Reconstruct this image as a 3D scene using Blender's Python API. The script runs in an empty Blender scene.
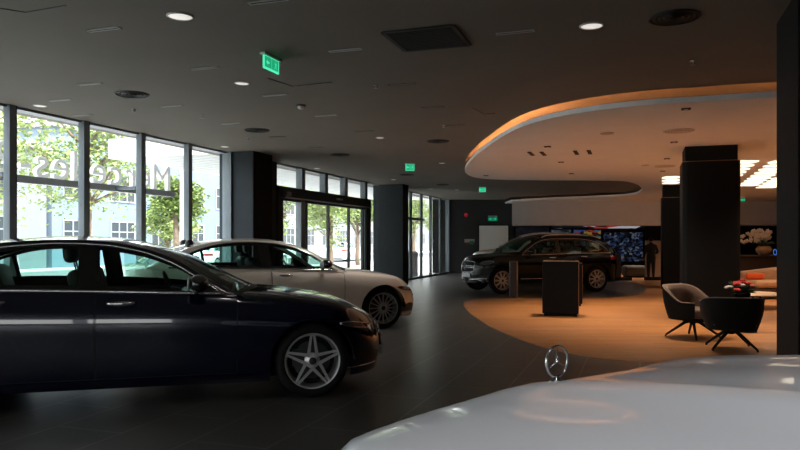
import bpy, bmesh, math, random
from mathutils import Vector, Matrix
random.seed(7)
COL = bpy.context.scene.collection
PI = math.pi
# ------------------------------------------------------------------ helpers
def link(name, me, m=None, parent=None, loc=None, rot=None, smooth=False):
    o = bpy.data.objects.new(name, me); COL.objects.link(o)
    if m is not None and me is not None:
        ms = m if isinstance(m, (list, tuple)) else [m]
        me.materials.clear()
        for k in ms: me.materials.append(k)
    if parent is not None: o.parent = parent
    if loc is not None: o.location = loc
    if rot is not None: o.rotation_euler = rot
    if smooth and me is not None:
        for p in me.polygons: p.use_smooth = True
    return o
def tag(o, label=None, cat=None, group=None, kind=None):
    if label: o['label'] = label
    if cat: o['category'] = cat
    if group: o['group'] = group
    if kind: o['kind'] = kind
    return o
def thing(name, label, cat, loc=(0, 0, 0), rz=0, group=None):
    o = link(name, None, loc=loc, rot=(0, 0, rz)); o.empty_display_size = .2
    return tag(o, label, cat, group)
def struct(o):
    o['kind'] = 'structure'; return o
def copy_tree(o, parent=None):
    c = o.copy(); COL.objects.link(c)
    if parent is not None: c.parent = parent
    for ch in [q for q in o.children]:
        copy_tree(ch, c)
    return c
class MB:
    def __init__(s): s.v = []; s.f = []; s.mi = []; s.cur = 0
    def add(s, vs, fs):
        b = len(s.v); s.v += [tuple(v) for v in vs]
        for f in fs: s.f.append([b + i for i in f]); s.mi.append(s.cur)
    def box(s, x0, x1, y0, y1, z0, z1, M=None):
        vs = [Vector((x, y, z)) for z in (z0, z1) for y in (y0, y1) for x in (x0, x1)]
        if M is not None: vs = [M @ v for v in vs]
        s.add(vs, [(0, 2, 3, 1), (4, 5, 7, 6), (0, 1, 5, 4), (2, 6, 7, 3), (0, 4, 6, 2), (1, 3, 7, 5)])
    def prism(s, poly, z0, z1, M=None):
        n = len(poly)
        vs = [Vector((p[0], p[1], z0)) for p in poly] + [Vector((p[0], p[1], z1)) for p in poly]
        if M is not None: vs = [M @ v for v in vs]
        s.add(vs, [tuple(range(n))[::-1], tuple(range(n, 2 * n))] + [(i, (i + 1) % n, n + (i + 1) % n, n + i) for i in range(n)])
    def grid(s, P, closed=False):
        na, nb = len(P), len(P[0])
        vs = [p for r in P for p in r]
        fs = []
        for i in range(na - 1):
            for j in range(nb - 1 if not closed else nb):
                k = (j + 1) % nb
                fs.append((i * nb + j, i * nb + k, (i + 1) * nb + k, (i + 1) * nb + j))
        s.add(vs, fs)
    def tube(s, pts, r, n=8, closed=False, caps=True):
        pts = [Vector(p) for p in pts]; N = len(pts); rows = []
        up = None
        for i, p in enumerate(pts):
            if closed: t = pts[(i + 1) % N] - pts[i - 1]
            else: t = pts[min(i + 1, N - 1)] - pts[max(i - 1, 0)]
            if t.length < 1e-9: t = Vector((0, 0, 1))
            t.normalize()
            if up is None:
                up = Vector((0, 0, 1)) if abs(t.z) < .9 else Vector((1, 0, 0))
            a = t.cross(up)
            if a.length < 1e-4: a = t.cross(Vector((1, 0, .3)))
            a.normalize(); b = a.cross(t).normalized(); up = b
            rr = r[i] if isinstance(r, (list, tuple)) else r
            rows.append([p + a * rr * math.cos(2 * PI * k / n) + b * rr * math.sin(2 * PI * k / n) for k in range(n)])
        if closed: rows.append(rows[0])
        self_b = len(s.v); s.grid(rows, closed=True)
        if caps and not closed:
            s.f.append([self_b + k for k in range(n)][::-1]); s.mi.append(s.cur)
            s.f.append([self_b + (N - 1) * n + k for k in range(n)]); s.mi.append(s.cur)
    def lathe(s, prof, n=32, M=None):
        rows = []
        for k in range(n + 1):
            a = 2 * PI * k / n
            r = [Vector((p[0] * math.cos(a), p[0] * math.sin(a), p[1])) for p in prof]
            if M is not None: r = [M @ v for v in r]
            rows.append(r)
        s.grid(rows)
    def ell(s, c, r, n=16, m=10, M=None):
        rows = []
        for i in range(m + 1):
            t = PI * i / m
            row = [Vector((c[0] + r[0] * math.sin(t) * math.cos(2 * PI * k / n), c[1] + r[1] * math.sin(t) * math.sin(2 * PI * k / n), c[2] + r[2] * math.cos(t))) for k in range(n)]
            if M is not None: row = [M @ v for v in row]
            rows.append(row)
        s.grid(rows, closed=True)
    def mesh(s, name='m', merge=1e-5, smooth=False, bevel=0, auto=None):
        me = bpy.data.meshes.new(name); me.from_pydata(s.v, [], s.f)
        bm = bmesh.new(); bm.from_mesh(me)
        for i, f in enumerate(bm.faces): f.material_index = s.mi[i] if i < len(s.mi) else 0
        if merge: bmesh.ops.remove_doubles(bm, verts=bm.verts, dist=merge)
        bmesh.ops.recalc_face_normals(bm, faces=bm.faces)
        if bevel:
            es = [e for e in bm.edges if len(e.link_faces) == 2 and e.calc_face_angle(0) > .6]
            bmesh.ops.bevel(bm, geom=es, offset=bevel, segments=2, affect='EDGES', profile=.5, clamp_overlap=True)
        if smooth or auto:
            for f in bm.faces: f.smooth = True
            if auto:
                for e in bm.edges:
                    if len(e.link_faces) == 2 and e.calc_face_angle(0) > auto: e.smooth = False
        bm.to_mesh(me); bm.free(); return me
    def build(s, name, m, parent=None, loc=None, rot=None, smooth=False, bevel=0, auto=None, merge=1e-5):
        return link(name, s.mesh(name, merge, smooth, bevel, auto), m, parent, loc, rot)
def rbox(sx, sy, sz, r, seg=3):
    """rounded box mesh data, centred on x,y, base at z 0 -> list verts, faces"""
    bm = bmesh.new(); bmesh.ops.create_cube(bm, size=1)
    for v in bm.verts: v.co = Vector((v.co.x * sx, v.co.y * sy, (v.co.z + .5) * sz))
    bmesh.ops.bevel(bm, geom=list(bm.edges), offset=r, segments=seg, affect='EDGES', profile=.5)
    vs = [v.co.copy() for v in bm.verts]; bm.verts.index_update()
    fs = [tuple(v.index for v in f.verts) for f in bm.faces]; bm.free(); return vs, fs
def add_rbox(mb, sx, sy, sz, r, M=Matrix(), seg=3):
    vs, fs = rbox(sx, sy, sz, r, seg); mb.add([M @ v for v in vs], fs)
def T(x, y, z): return Matrix.Translation((x, y, z))
def R(a, ax='Z'): return Matrix.Rotation(a, 4, ax)
# ------------------------------------------------------------------ materials
MATS = {}
def mat(name, col, rough=.5, metal=0, coat=0, emit=0, ecol=None, noise=0, nscale=5, bump=0, bscale=40, spec=.5, trans=0, sheen=0, flake=0):
    if name in MATS: return MATS[name]
    m = bpy.data.materials.new(name); m.use_nodes = True; nt = m.node_tree; b = nt.nodes['Principled BSDF']
    b.inputs['Base Color'].default_value = (*col, 1); b.inputs['Roughness'].default_value = rough
    b.inputs['Metallic'].default_value = metal; b.inputs['Coat Weight'].default_value = coat; b.inputs['Coat Roughness'].default_value = .03
    b.inputs['Specular IOR Level'].default_value = spec
    if trans: b.inputs['Transmission Weight'].default_value = trans
    if sheen: b.inputs['Sheen Weight'].default_value = sheen
    if emit:
        b.inputs['Emission Color'].default_value = (*(ecol or col), 1); b.inputs['Emission Strength'].default_value = emit
    tc = nt.nodes.new('ShaderNodeTexCoord')
    if noise:
        n = nt.nodes.new('ShaderNodeTexNoise'); n.inputs['Scale'].default_value = nscale; n.inputs['Detail'].default_value = 4
        nt.links.new(tc.outputs['Object'], n.inputs['Vector'])
        r = nt.nodes.new('ShaderNodeValToRGB')
        r.color_ramp.elements[0].position = .3; r.color_ramp.elements[1].position = .7
        r.color_ramp.elements[0].color = (*[c * (1 - noise) for c in col], 1); r.color_ramp.elements[1].color = (*[min(1, c * (1 + noise)) for c in col], 1)
        nt.links.new(n.outputs['Fac'], r.inputs['Fac']); nt.links.new(r.outputs['Color'], b.inputs['Base Color'])
    if bump:
        n = nt.nodes.new('ShaderNodeTexNoise'); n.inputs['Scale'].default_value = bscale
        nt.links.new(tc.outputs['Object'], n.inputs['Vector'])
        bp = nt.nodes.new('ShaderNodeBump'); bp.inputs['Strength'].default_value = bump; bp.inputs['Distance'].default_value = .01
        nt.links.new(n.outputs['Fac'], bp.inputs['Height']); nt.links.new(bp.outputs['Normal'], b.inputs['Normal'])
    MATS[name] = m; return m
def emis(name, col, s):
    return mat(name, (0, 0, 0), .6, emit=s, ecol=col)
def glass(name, tint=(1, 1, 1), refl=1.0, ior=1.45):
    m = bpy.data.materials.new(name); m.use_nodes = True; nt = m.node_tree; nt.nodes.clear()
    out = nt.nodes.new('ShaderNodeOutputMaterial'); mx = nt.nodes.new('ShaderNodeMixShader')
    tr = nt.nodes.new('ShaderNodeBsdfTransparent'); tr.inputs['Color'].default_value = (*tint, 1)
    gl = nt.nodes.new('ShaderNodeBsdfGlossy'); gl.inputs['Roughness'].default_value = .02; gl.inputs['Color'].default_value = (refl, refl, refl, 1)
    # two-sided Fresnel: r0 + (1-r0)(1-|cos|)^5
    geo = nt.nodes.new('ShaderNodeNewGeometry'); dt = nt.nodes.new('ShaderNodeVectorMath'); dt.operation = 'DOT_PRODUCT'
    nt.links.new(geo.outputs['Normal'], dt.inputs[0]); nt.links.new(geo.outputs['Incoming'], dt.inputs[1])
    def mth(op, a, b):
        n = nt.nodes.new('ShaderNodeMath'); n.operation = op
        for k, v in enumerate((a, b)):
            if v is None: continue
            if isinstance(v, (int, float)): n.inputs[k].default_value = v
            else: nt.links.new(v, n.inputs[k])
        return n.outputs[0]
    c = mth('ABSOLUTE', dt.outputs['Value'], None); c = mth('SUBTRACT', 1.0, c); c = mth('POWER', c, 5.0)
    r0 = ((ior - 1) / (ior + 1)) ** 2; c = mth('MULTIPLY', c, 1 - r0); c = mth('ADD', c, r0)
    nt.links.new(c, mx.inputs['Fac']); nt.links.new(tr.outputs['BSDF'], mx.inputs[1]); nt.links.new(gl.outputs['BSDF'], mx.inputs[2])
    nt.links.new(mx.outputs['Shader'], out.inputs['Surface']); return m
def brick_mat(name, c1, c2, cm, bw, bh, mort, rough, rotz=0, rough_m=.6, offset=.5, noise=.0, bump=.15, grain=0, coat=0, spec=.5):
    m = bpy.data.materials.new(name); m.use_nodes = True; nt = m.node_tree; b = nt.nodes['Principled BSDF']
    tc = nt.nodes.new('ShaderNodeTexCoord'); mp = nt.nodes.new('ShaderNodeMapping'); mp.inputs['Rotation'].default_value = (0, 0, rotz)
    nt.links.new(tc.outputs['Object'], mp.inputs['Vector'])
    br = nt.nodes.new('ShaderNodeTexBrick'); br.inputs['Scale'].default_value = 1; br.inputs['Brick Width'].default_value = bw; br.inputs['Row Height'].default_value = bh
    br.inputs['Mortar Size'].default_value = mort; br.inputs['Mortar Smooth'].default_value = .1; br.offset = offset
    br.inputs['Color1'].default_value = (*c1, 1); br.inputs['Color2'].default_value = (*c2, 1); br.inputs['Mortar'].default_value = (*cm, 1)
    nt.links.new(mp.outputs['Vector'], br.inputs['Vector'])
    col = br.outputs['Color']
    if noise:
        n = nt.nodes.new('ShaderNodeTexNoise'); n.inputs['Detail'].default_value = 6; n.inputs['Scale'].default_value = 2.5
        mp2 = nt.nodes.new('ShaderNodeMapping'); mp2.inputs['Rotation'].default_value = (0, 0, rotz)
        mp2.inputs['Scale'].default_value = (1, 12, 1) if grain else (1, 1, 1)
        nt.links.new(tc.outputs['Object'], mp2.inputs['Vector']); nt.links.new(mp2.outputs['Vector'], n.inputs['Vector'])
        mr = nt.nodes.new('ShaderNodeMapRange'); mr.inputs['To Min'].default_value = 1 - noise; mr.inputs['To Max'].default_value = 1 + noise
        nt.links.new(n.outputs['Fac'], mr.inputs['Value'])
        mm = nt.nodes.new('ShaderNodeVectorMath'); mm.operation = 'SCALE'
        nt.links.new(col, mm.inputs[0]); nt.links.new(mr.outputs['Result'], mm.inputs['Scale']); col = mm.outputs['Vector']
    nt.links.new(col, b.inputs['Base Color']); b.inputs['Roughness'].default_value = rough; b.inputs['Specular IOR Level'].default_value = spec
    b.inputs['Coat Weight'].default_value = coat
    if bump:
        bp = nt.nodes.new('ShaderNodeBump'); bp.inputs['Strength'].default_value = bump; bp.inputs['Distance'].default_value = .004; bp.invert = True
        nt.links.new(br.outputs['Fac'], bp.inputs['Height']); nt.links.new(bp.outputs['Normal'], b.inputs['Normal'])
    return m
# ------------------------------------------------------------------ camera
EYE = 1.41; F = 700.0; HZ = 241.0; CEIL = 3.22; DROP = 3.05
cam = bpy.data.cameras.new('camera'); co = bpy.data.objects.new('camera', cam); COL.objects.link(co)
co.location = (0, 0, EYE); co.rotation_euler = (PI / 2, 0, 0)
cam.sensor_width = 36; cam.lens = 36 * F / 800; cam.shift_y = (HZ - 225) / 800; cam.clip_start = .05; cam.clip_end = 400
bpy.context.scene.camera = co
def on_ceil(px, py, z=CEIL):
    Y = (z - EYE) * F / (HZ - py); return ((px - 400) * Y / F, Y, z)
def on_floor(px, py):
    Y = EYE * F / (py - HZ); return ((px - 400) * Y / F, Y, 0)
TH = math.atan(.343)
D = Vector((math.sin(TH), math.cos(TH), 0)); N = Vector((math.cos(TH), -math.sin(TH), 0))
P0 = Vector((-5.2, 9.33, 0))
# local window-wall frame: x = along wall (u), y = outward (away from room), z up
WM = Matrix(((D.x, -N.x, 0, P0.x), (D.y, -N.y, 0, P0.y), (0, 0, 1, 0), (0, 0, 0, 1)))
def wallY(px): return 8.4 / (.343 - (px - 400) / F)
def U(px): return (wallY(px) - 9.33) / math.cos(TH)
GRID = -TH  # building grid yaw (rotation about z so local +y -> D)
WORLD=3; SUN=6; WARM=215; COOL=8; EXPO=1.05; FILMIC=False
# ------------------------------------------------------------------ car builder
def pchip(tab):
    tab = sorted(tab); xs = [p[0] for p in tab]; ys = [p[1] for p in tab]; n = len(xs)
    h = [xs[i + 1] - xs[i] for i in range(n - 1)]; d = [(ys[i + 1] - ys[i]) / h[i] for i in range(n - 1)]
    m = [0] * n; m[0] = d[0]; m[-1] = d[-1]
    for i in range(1, n - 1):
        if d[i - 1] * d[i] > 0:
            w1 = 2 * h[i] + h[i - 1]; w2 = h[i] + 2 * h[i - 1]; m[i] = (w1 + w2) / (w1 / d[i - 1] + w2 / d[i])
    def f(x):
        if x <= xs[0]: return ys[0]
        if x >= xs[-1]: return ys[-1]
        i = 0
        while x > xs[i + 1]: i += 1
        t = (x - xs[i]) / h[i]
        return (ys[i] * (1 + 2 * t) * (1 - t) ** 2 + h[i] * m[i] * t * (1 - t) ** 2 + ys[i + 1] * t * t * (3 - 2 * t) + h[i] * m[i + 1] * t * t * (t - 1))
    return f
def crom(P, n):
    """Catmull-Rom through 2-D points"""
    out = []
    Q = [(2 * P[0][0] - P[1][0], 2 * P[0][1] - P[1][1])] + list(P) + [(2 * P[-1][0] - P[-2][0], 2 * P[-1][1] - P[-2][1])]
    for i in range(1, len(Q) - 2):
        a, b, c, d = Q[i - 1], Q[i], Q[i + 1], Q[i + 2]
        for k in range(n):
            t = k / n
            out.append(tuple(.5 * (2 * b[j] + (c[j] - a[j]) * t + (2 * a[j] - 5 * b[j] + 4 * c[j] - d[j]) * t * t + (-a[j] + 3 * b[j] - 3 * c[j] + d[j]) * t ** 3) for j in (0, 1)))
    out.append(P[-1]); return out
def sstep(a, b, x):
    t = max(0, min(1, (x - a) / (b - a))); return t * t * (3 - 2 * t)
M_TYRE = mat('tyre_rubber', (.007, .007, .007), .7, spec=.2)
M_WELL = mat('wheel_well', (.006, .006, .006), .9)
M_CHROME = mat('chrome', (.66, .66, .68), .15, 1)
M_SATIN = mat('satin_alloy', (.60, .61, .62), .35, .8)
M_DGREY = mat('dark_alloy', (.06, .065, .07), .35, .8)
M_BLK = mat('gloss_black', (.006, .006, .007), .12, coat=.6)
M_PLAS = mat('black_plastic', (.012, .012, .013), .5)
M_SEAM = mat('panel_gap', (.002, .002, .003), .8)
M_LAMP = mat('lamp_lens', (.05, .052, .058), .1, .2, coat=.5)
M_RED = mat('tail_lamp', (.25, .005, .005), .1, coat=1)
M_BLEATH = mat('black_leather', (.012, .012, .013), .45, bump=.1)
M_TLEATH = mat('seat_leather', (.006, .006, .006), .5, bump=.1)
M_PLATE = mat('plate_white', (.7, .7, .7), .5)
G_SIDE = glass('car_side_glass', (.60, .80, .74), .8)
G_WIND = glass('windshield_glass', (.62, .78, .72), .9)

class Car:
    def __init__(s, **k):
        s.__dict__.update(k)
        s.ft = pchip(s.top); s.fs = pchip(s.sh); s.fc = pchip(s.cant); s.fb = pchip(s.belt); s.fn = pchip(s.nose); s.ftl = pchip(s.tail); s.fw = pchip(s.winde)
        s.n = s.__dict__.get('n', 2.7); s.zprof = pchip(s.prof)
    def planY(s, x):
        W = s.W
        if x > s.Lf - s.af: u = min(1, (x - (s.Lf - s.af)) / s.af); return W * (1 - u ** s.n) ** (1 / s.n)
        if x < -s.Lr + s.ar: u = min(1, (-s.Lr + s.ar - x) / s.ar); return W * (1 - u ** s.n) ** (1 / s.n)
        return W
    def planF(s, th):  # front corner param 0..pi/2
        return (s.Lf - s.af + s.af * max(0, math.cos(th)) ** (2 / s.n), s.W * max(0, math.sin(th)) ** (2 / s.n))
    def planR(s, th):
        return (-s.Lr + s.ar - s.ar * max(0, math.cos(th)) ** (2 / s.n), s.W * max(0, math.sin(th)) ** (2 / s.n))
    def lean(s, x, z):
        f = sstep(s.Lf - .62, s.Lf, x) * s.fn(z); r = sstep(-s.Lr + .6, -s.Lr, x) * s.ftl(z)
        return x - f + r
    def section(s, X, Y, nn=7):
        """outer skin of the lower body: list of (x,y,z) from sill to the centre line (or belt)"""
        zsh = s.fs(X); zt = s.ft(X) if (X > s.xf or X < s.xr) else None
        z0 = s.z0
        ctr = [(Y * s.zprof(0), z0), (Y * s.zprof(.12), z0 + .12 * (zsh - z0)), (Y * s.zprof(.3), z0 + .3 * (zsh - z0)), (Y * s.zprof(.5), z0 + .5 * (zsh - z0)),
               (Y * s.zprof(.68), z0 + .68 * (zsh - z0)), (Y * s.zprof(.82), z0 + .82 * (zsh - z0)), (Y * s.zprof(.93), z0 + .93 * (zsh - z0)), (Y * s.zprof(1), zsh)]
        hd = s.__dict__.get('hood', [(.86, .42), (.62, .76), (.35, .93), (.15, .985), (0, 1)])
        if zt is not None:
            h = zt - zsh
            ctr += [(Y * a * s.zprof(1) / .93 if a > 0 else 0, zsh + h * b) for a, b in hd]
        else:
            zb = s.fb(X); yb = s.yb(X)
            ctr += [(yb + .012, zb - .012 if zb - .012 > zsh else zsh + .5 * (zb - zsh)), (yb, zb)]
        pl = crom(ctr, nn)
        rg = s.__dict__.get('ridge')
        if rg and zt is not None: pl = [(y, z + (rg(X, y) if z > zsh else 0)) for y, z in pl]
        return [(s.lean(X, z), max(0, y), z) for y, z in pl]
    def yb(s, X): return s.planY(X) * s.ybf
    def arch(s, x):
        for cx in (0, -s.wb):
            d = abs(x - cx)
            if d < s.ra: return s.rw + math.sqrt(max(0, s.ra ** 2 - d ** 2)) * s.__dict__.get('rav', 1)
        return s.z0
    def stations(s):
        L = []
        for i in range(0, 27): L.append(s.planF(PI / 2 * i / 26))
        xs = set()
        x = s.Lf - s.af
        while x > -s.Lr + s.ar: xs.add(round(x, 4)); x -= .045
        for cx in (0, -s.wb):
            for k in range(0, 31):
                xs.add(round(cx + s.ra * .9999 * math.cos(PI * k / 30), 4))
            xs.add(cx + s.ra + .0006); xs.add(cx - s.ra - .0006)
        for q in (s.xf, s.xf - .001, s.xr, s.xr + .001): xs.add(q)
        fx = [x for x in xs if x > s.Lf - s.af]; 
        L += [(x, s.planY(x)) for x in xs if x < s.Lf + 1 and x > -s.Lr + s.ar - 1e-6 or x > s.Lf - s.af]
        for i in range(0, 21): L.append(s.planR(PI / 2 * i / 20))
        L = sorted(set((round(a, 5), round(b, 5)) for a, b in L), key=lambda p: (-p[0], p[1])); return L
    def resample(s, pl, zb, n):
        k = 0
        while k < len(pl) - 2 and pl[k + 1][2] <= zb: k += 1
        if pl[k][2] < zb:
            a, b = Vector(pl[k]), Vector(pl[k + 1]); t = (zb - a.z) / max(1e-6, b.z - a.z); q = [a.lerp(b, t)] + [Vector(p) for p in pl[k + 1:]]
        else: q = [Vector(p) for p in pl[k:]]
        return q
    def at(s, X, Y, z, off=0):
        """point on side skin at height z"""
        pl = s.section(X, Y)
        p = None
        for i in range(len(pl) - 1):
            a, b = pl[i], pl[i + 1]
            if a[2] <= z <= b[2] and b[2] > a[2]:
                t = (z - a[2]) / (b[2] - a[2]); p = Vector((a[0] + (b[0] - a[0]) * t, a[1] + (b[1] - a[1]) * t, z)); break
        if p is None: p = Vector(pl[0]) if z < pl[0][2] else Vector(pl[-1])
        if off:
            e = 1e-2
            if X > s.Lf - s.af: nx = (X - (s.Lf - s.af)) / s.af; nn = Vector((nx ** (s.n - 1) / s.af, (Y / s.W) ** (s.n - 1) / s.W, 0))
            elif X < -s.Lr + s.ar: nx = (-s.Lr + s.ar - X) / s.ar; nn = Vector((-nx ** (s.n - 1) / s.ar, (Y / s.W) ** (s.n - 1) / s.W, 0))
            else: nn = Vector((0, 1, 0))
            p += nn.normalized() * off
        return p
    def side(s, X, z, sg, off=0):
        p = s.at(X, s.planY(X), z, off); return Vector((p.x, p.y * sg, p.z))
    def gpt(s, X, z, sg=1, off=0):
        """greenhouse side plane"""
        zb = s.fb(X); yb = s.yb(X); zc = max(zb + 1e-3, s.fc(X)); t = (z - zb)
        y = yb - s.tum * t - .12 * t * t
        return Vector((X, (y + off) * sg, z + off * .5))
    def half_body(s):
        rows = []
        NS, NT = 26, 16
        for X, Y in s.stations():
            pl = s.section(X, Y); zb = s.arch(X)
            q = s.resample(pl, zb, 0)
            # split at shoulder so rows align
            zsh = s.fs(X); k = 0
            while k < len(q) - 1 and q[k].z < zsh - 1e-6: k += 1
            def rs(seg, n):
                if len(seg) < 2: return [seg[0]] * n
                d = [0]
                for i in range(1, len(seg)): d.append(d[-1] + (seg[i] - seg[i - 1]).length)
                out = []
                for j in range(n):
                    t = d[-1] * j / (n - 1); i = 0
                    while i < len(seg) - 2 and d[i + 1] < t: i += 1
                    L = d[i + 1] - d[i]; out.append(seg[i].lerp(seg[i + 1], 0 if L < 1e-9 else (t - d[i]) / L))
                return out
            a = rs(q[:k + 1], NS); b = rs(q[k:], NT)
            inw = Vector((a[0].x, max(0, a[0].y - .16), a[0].z + .0))
            rows.append([inw, Vector((a[0].x, max(0, a[0].y - .012), a[0].z - .0)) ] + a + b[1:])
        return rows
    def both(s, mb, rows):
        mb.grid(rows); mb.grid([[Vector((p[0], -p[1], p[2])) for p in r] for r in rows])
    def build(s, name, label, paint, loc, rz, star=True, detail=True, door_label=None):
        root = thing(name, label, 'car', loc, rz)
        # body
        mb = MB(); s.both(mb, s.half_body()); 
        # underside
        mb.cur = 1
        body = mb.build('body', [paint, M_WELL], root, smooth=True, merge=2e-4)
        mb = MB(); mb.box(s.xr - .5, s.xf + .9, -s.W + .2, s.W - .2, s.z0 + .02, s.z0 + .1)
        for cx in (0, -s.wb):
            for sg in (1, -1):
                rows = []
                for k in range(0, 17):
                    a = PI * k / 16; X = cx + (s.ra + .004) * math.cos(a); Z = s.rw + (s.ra + .004) * math.sin(a)
                    rows.append([(X, sg * (s.W * .97), Z), (X, sg * (s.W - .42), Z)])
                mb.grid(rows)
                mb.grid([[(cx + s.ra * x, sg * (s.W - .42), z) for z in (s.z0 + .02, s.rw + s.ra)] for x in (-1, 1)])
        mb.build('underbody', M_WELL, root)
        # greenhouse
        NX = 70; xs = [s.xf + (s.xr - s.xf) * i / NX for i in range(NX + 1)]
        for q in (s.xh, s.xg): xs.append(q)
        xs = sorted(set(xs), reverse=True)
        bow = lambda X: s.bow * (1 - sstep(s.xf, s.xh - .3, X) if False else max(0, (X - s.xh - .0) / (s.xf - s.xh)) if X > s.xh else (-.8 * max(0, (s.xg - X) / (s.xg - s.xr)) if X < s.xg else 0))
        def top(X, k):  # k=0 centre .. 1 cantrail
            zc = max(s.fb(X), s.fc(X)); yc = s.gpt(X, zc).y; zt = max(zc + 1e-3, s.ft(X))
            return Vector((X + bow(X) * (1 - k * k), yc * k, zc + (zt - zc) * (1 - k ** 2.4)))
        roof = MB(); wind = MB(); rear = MB(); KS = [0, .12, .25, .4, .55, .7, .82, .9, .95, 1]
        R_ = [[top(X, k) for k in KS] for X in xs if s.xg <= X <= s.xh]
        s.both(roof, R_)
        def edge(Xs):
            rr = [[top(X, k) for k in (.93, .95, .97, 1)] for X in Xs]; s.both(roof, rr)
        xw = [X for X in xs if X >= s.xh]; xq = [X for X in xs if X <= s.xg]
        edge(xw); edge(xq)
        KG = [0, .2, .4, .6, .75, .87, .935]
        s.both(wind, [[top(X, k) - Vector((0, 0, .004)) for k in KG] for X in xw])
        s.both(rear, [[top(X, k) - Vector((0, 0, .004)) for k in KG] for X in xq])
        # side: window-top line to cantrail, plus pillars where there is no window
        def wt(X):
            return max(s.fb(X) + 1e-4, min(s.fw(X), s.fc(X)))
        for_rows = []
        for X in xs:
            zb = s.fb(X); zc = max(zb + 1e-3, s.fc(X)); w = min(wt(X), zc)
            for_rows.append([s.gpt(X, w + (zc - w) * t) for t in (0, .34, .67, 1)])
        s.both(roof, for_rows)
        roof.build('roof', paint, root, smooth=True, merge=2e-4)
        wind.build('windshield', G_WIND, root, smooth=True)
        rear.build('rear_window', G_WIND, root, smooth=True)
        # roof lining
        lin = MB(); s.both(lin, [[top(X, k) - Vector((0, 0, .03)) for k in KS[:-1]] for X in xs if s.xg - .05 <= X <= s.xh + .05])
        lin.build('roof_lining', M_PLAS, root, smooth=True)
        # window graphic: black pillars + glass in doors
        xw0, xw1 = s.win  # front tip, rear tip
        def zr(X, t): zb = s.fb(X); w = wt(X); return zb + (w - zb) * t
        def patch(mbx, xa, xb, sl, t0, t1, off, sg, n=16):
            rows = []
            for i in range(n + 1):
                row = []
                for j in range(7):
                    t = t0 + (t1 - t0) * j / 6; X0 = xa + (xb - xa) * i / n
                    X = X0 - sl * (t - t0) if not callable(sl) else X0 + sl(i / n, t)
                    X = min(xw0, max(xw1, X))
                    zb = s.fb(X); z = zr(X, t); row.append(s.gpt(X, z, sg, off))
                rows.append(row)
            mbx.grid(rows)
        sash = .045
        for sg in (1, -1):
            pb = MB()
            # black frame strips: belt strip + top strip + B / C pillars
            patch(pb, xw0, xw1, 0, 0, .14, -.004, sg, 60); patch(pb, xw0, xw1, 0, .90, 1, -.004, sg, 60)
            for xp, wdt in s.pillars: patch(pb, xp + wdt / 2, xp - wdt / 2, .03, 0, 1, -.002, sg, 4)
            patch(pb, xw1 + .14, xw1, 0, 0, 1, -.003, sg, 6); patch(pb, xw0, xw0 - .2, 0, 0, 1, -.003, sg, 6)
            pb.build('pillar_trim', M_BLK, root, smooth=False)
            # chrome surround
            ch = MB(); pts = []
            n = 60
            for i in range(n + 1):
                X = xw0 + (xw1 - xw0) * i / n; pts.append(s.gpt(X, zr(X, 1) + .004, sg, .004))
            ch.tube(pts, .0085 if s.chrome else .006, 6)
            pts2 = [s.gpt(xw0 + .03 + (xw1 - xw0 - .1) * i / n, s.fb(xw0 + .03 + (xw1 - xw0 - .1) * i / n) + .002, sg, .010) for i in range(n + 1)]
            ch.tube(pts2, .013 if s.chrome else .006, 6)
            ch.build('window_trim', M_CHROME if s.chrome else M_BLK, root, smooth=True)
            # doors
            for di, (dx0, dx1, sl) in enumerate(s.doors):
                dm = MB(); rows = []
                zlo = s.z0 + .09
                for i in range(25):
                    f = i / 24; row = []
                    for j in range(20):
                        t = j / 19; X = dx0 + (dx1 - dx0) * f
                        zt_ = s.fs(X); z = zlo + (zt_ - zlo) * t
                        if di == 1:  # rear door follows the wheel arch
                            lim = -s.wb + (math.sqrt(max(0, (s.ra + .06) ** 2 - (z - s.rw) ** 2)) if abs(z - s.rw) < s.ra + .06 else 0)
                            X = dx0 + (max(dx1, lim) - dx0) * f
                        row.append(s.side(X, z, sg, .0016))
                    rows.append(row)
                dm.grid(rows); d = dm.build('door', paint, root, smooth=True)
                sm = MB()
                sm.tube([r[0] * 1 for r in [rows[0]]] if False else [p for p in rows[0]], .003, 5)
                sm.tube([p for p in rows[-1]], .003, 5); sm.tube([r[0] for r in rows], .003, 5)
                sm.build('door_gap', M_SEAM, d)
                # glass
                gm = MB(); ga, gb = s.panes[di]
                patch(gm, ga, gb, 0, .05, .95, -.012, sg, 20); gm.build('window', G_SIDE, d, smooth=True)
                # handle
                hx = dx1 + .20 if di == 0 else dx1 + .30
                if di == 1: hx = s.hr
                hz = s.fs(hx) - s.hdrop; hm = MB()
                pp = [s.side(hx + .11 - .22 * i / 10, hz, sg, .012 + .022 * math.sin(PI * i / 10) ** .5) for i in range(11)]
                hm.tube(pp, [.011 + .010 * math.sin(PI * i / 10) for i in range(11)], 8); hm.build('handle', M_CHROME, d, smooth=True)
            # quarter glass
            if s.quarter:
                gm = MB(); patch(gm, s.quarter[0], s.quarter[1], 0, .05, .95, -.012, sg, 8); gm.build('quarter_window', G_SIDE, root, smooth=True)
            # mirror
            mm = MB(); mx = xw0 - .2; b0 = s.gpt(mx, s.fb(mx) + .03, sg)
            mm.ell((0, 0, 0), (.085, .125, .075), 18, 12, M=T(b0.x + .02, b0.y + sg * .17, b0.z + .07))
            mm.tube([b0 + Vector((0, 0, -.02)), b0 + Vector((.0, sg * .1, .02))], .028, 8)
            mr = mm.build('side_mirror', paint if s.mpaint else M_BLK, root, smooth=True)
            mg = MB(); mg.ell((0, 0, 0), (.01, .105, .058), 16, 8, M=T(b0.x - .062, b0.y + sg * .17, b0.z + .07)); mg.build('mirror_glass', M_SATIN, mr, smooth=True)
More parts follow.
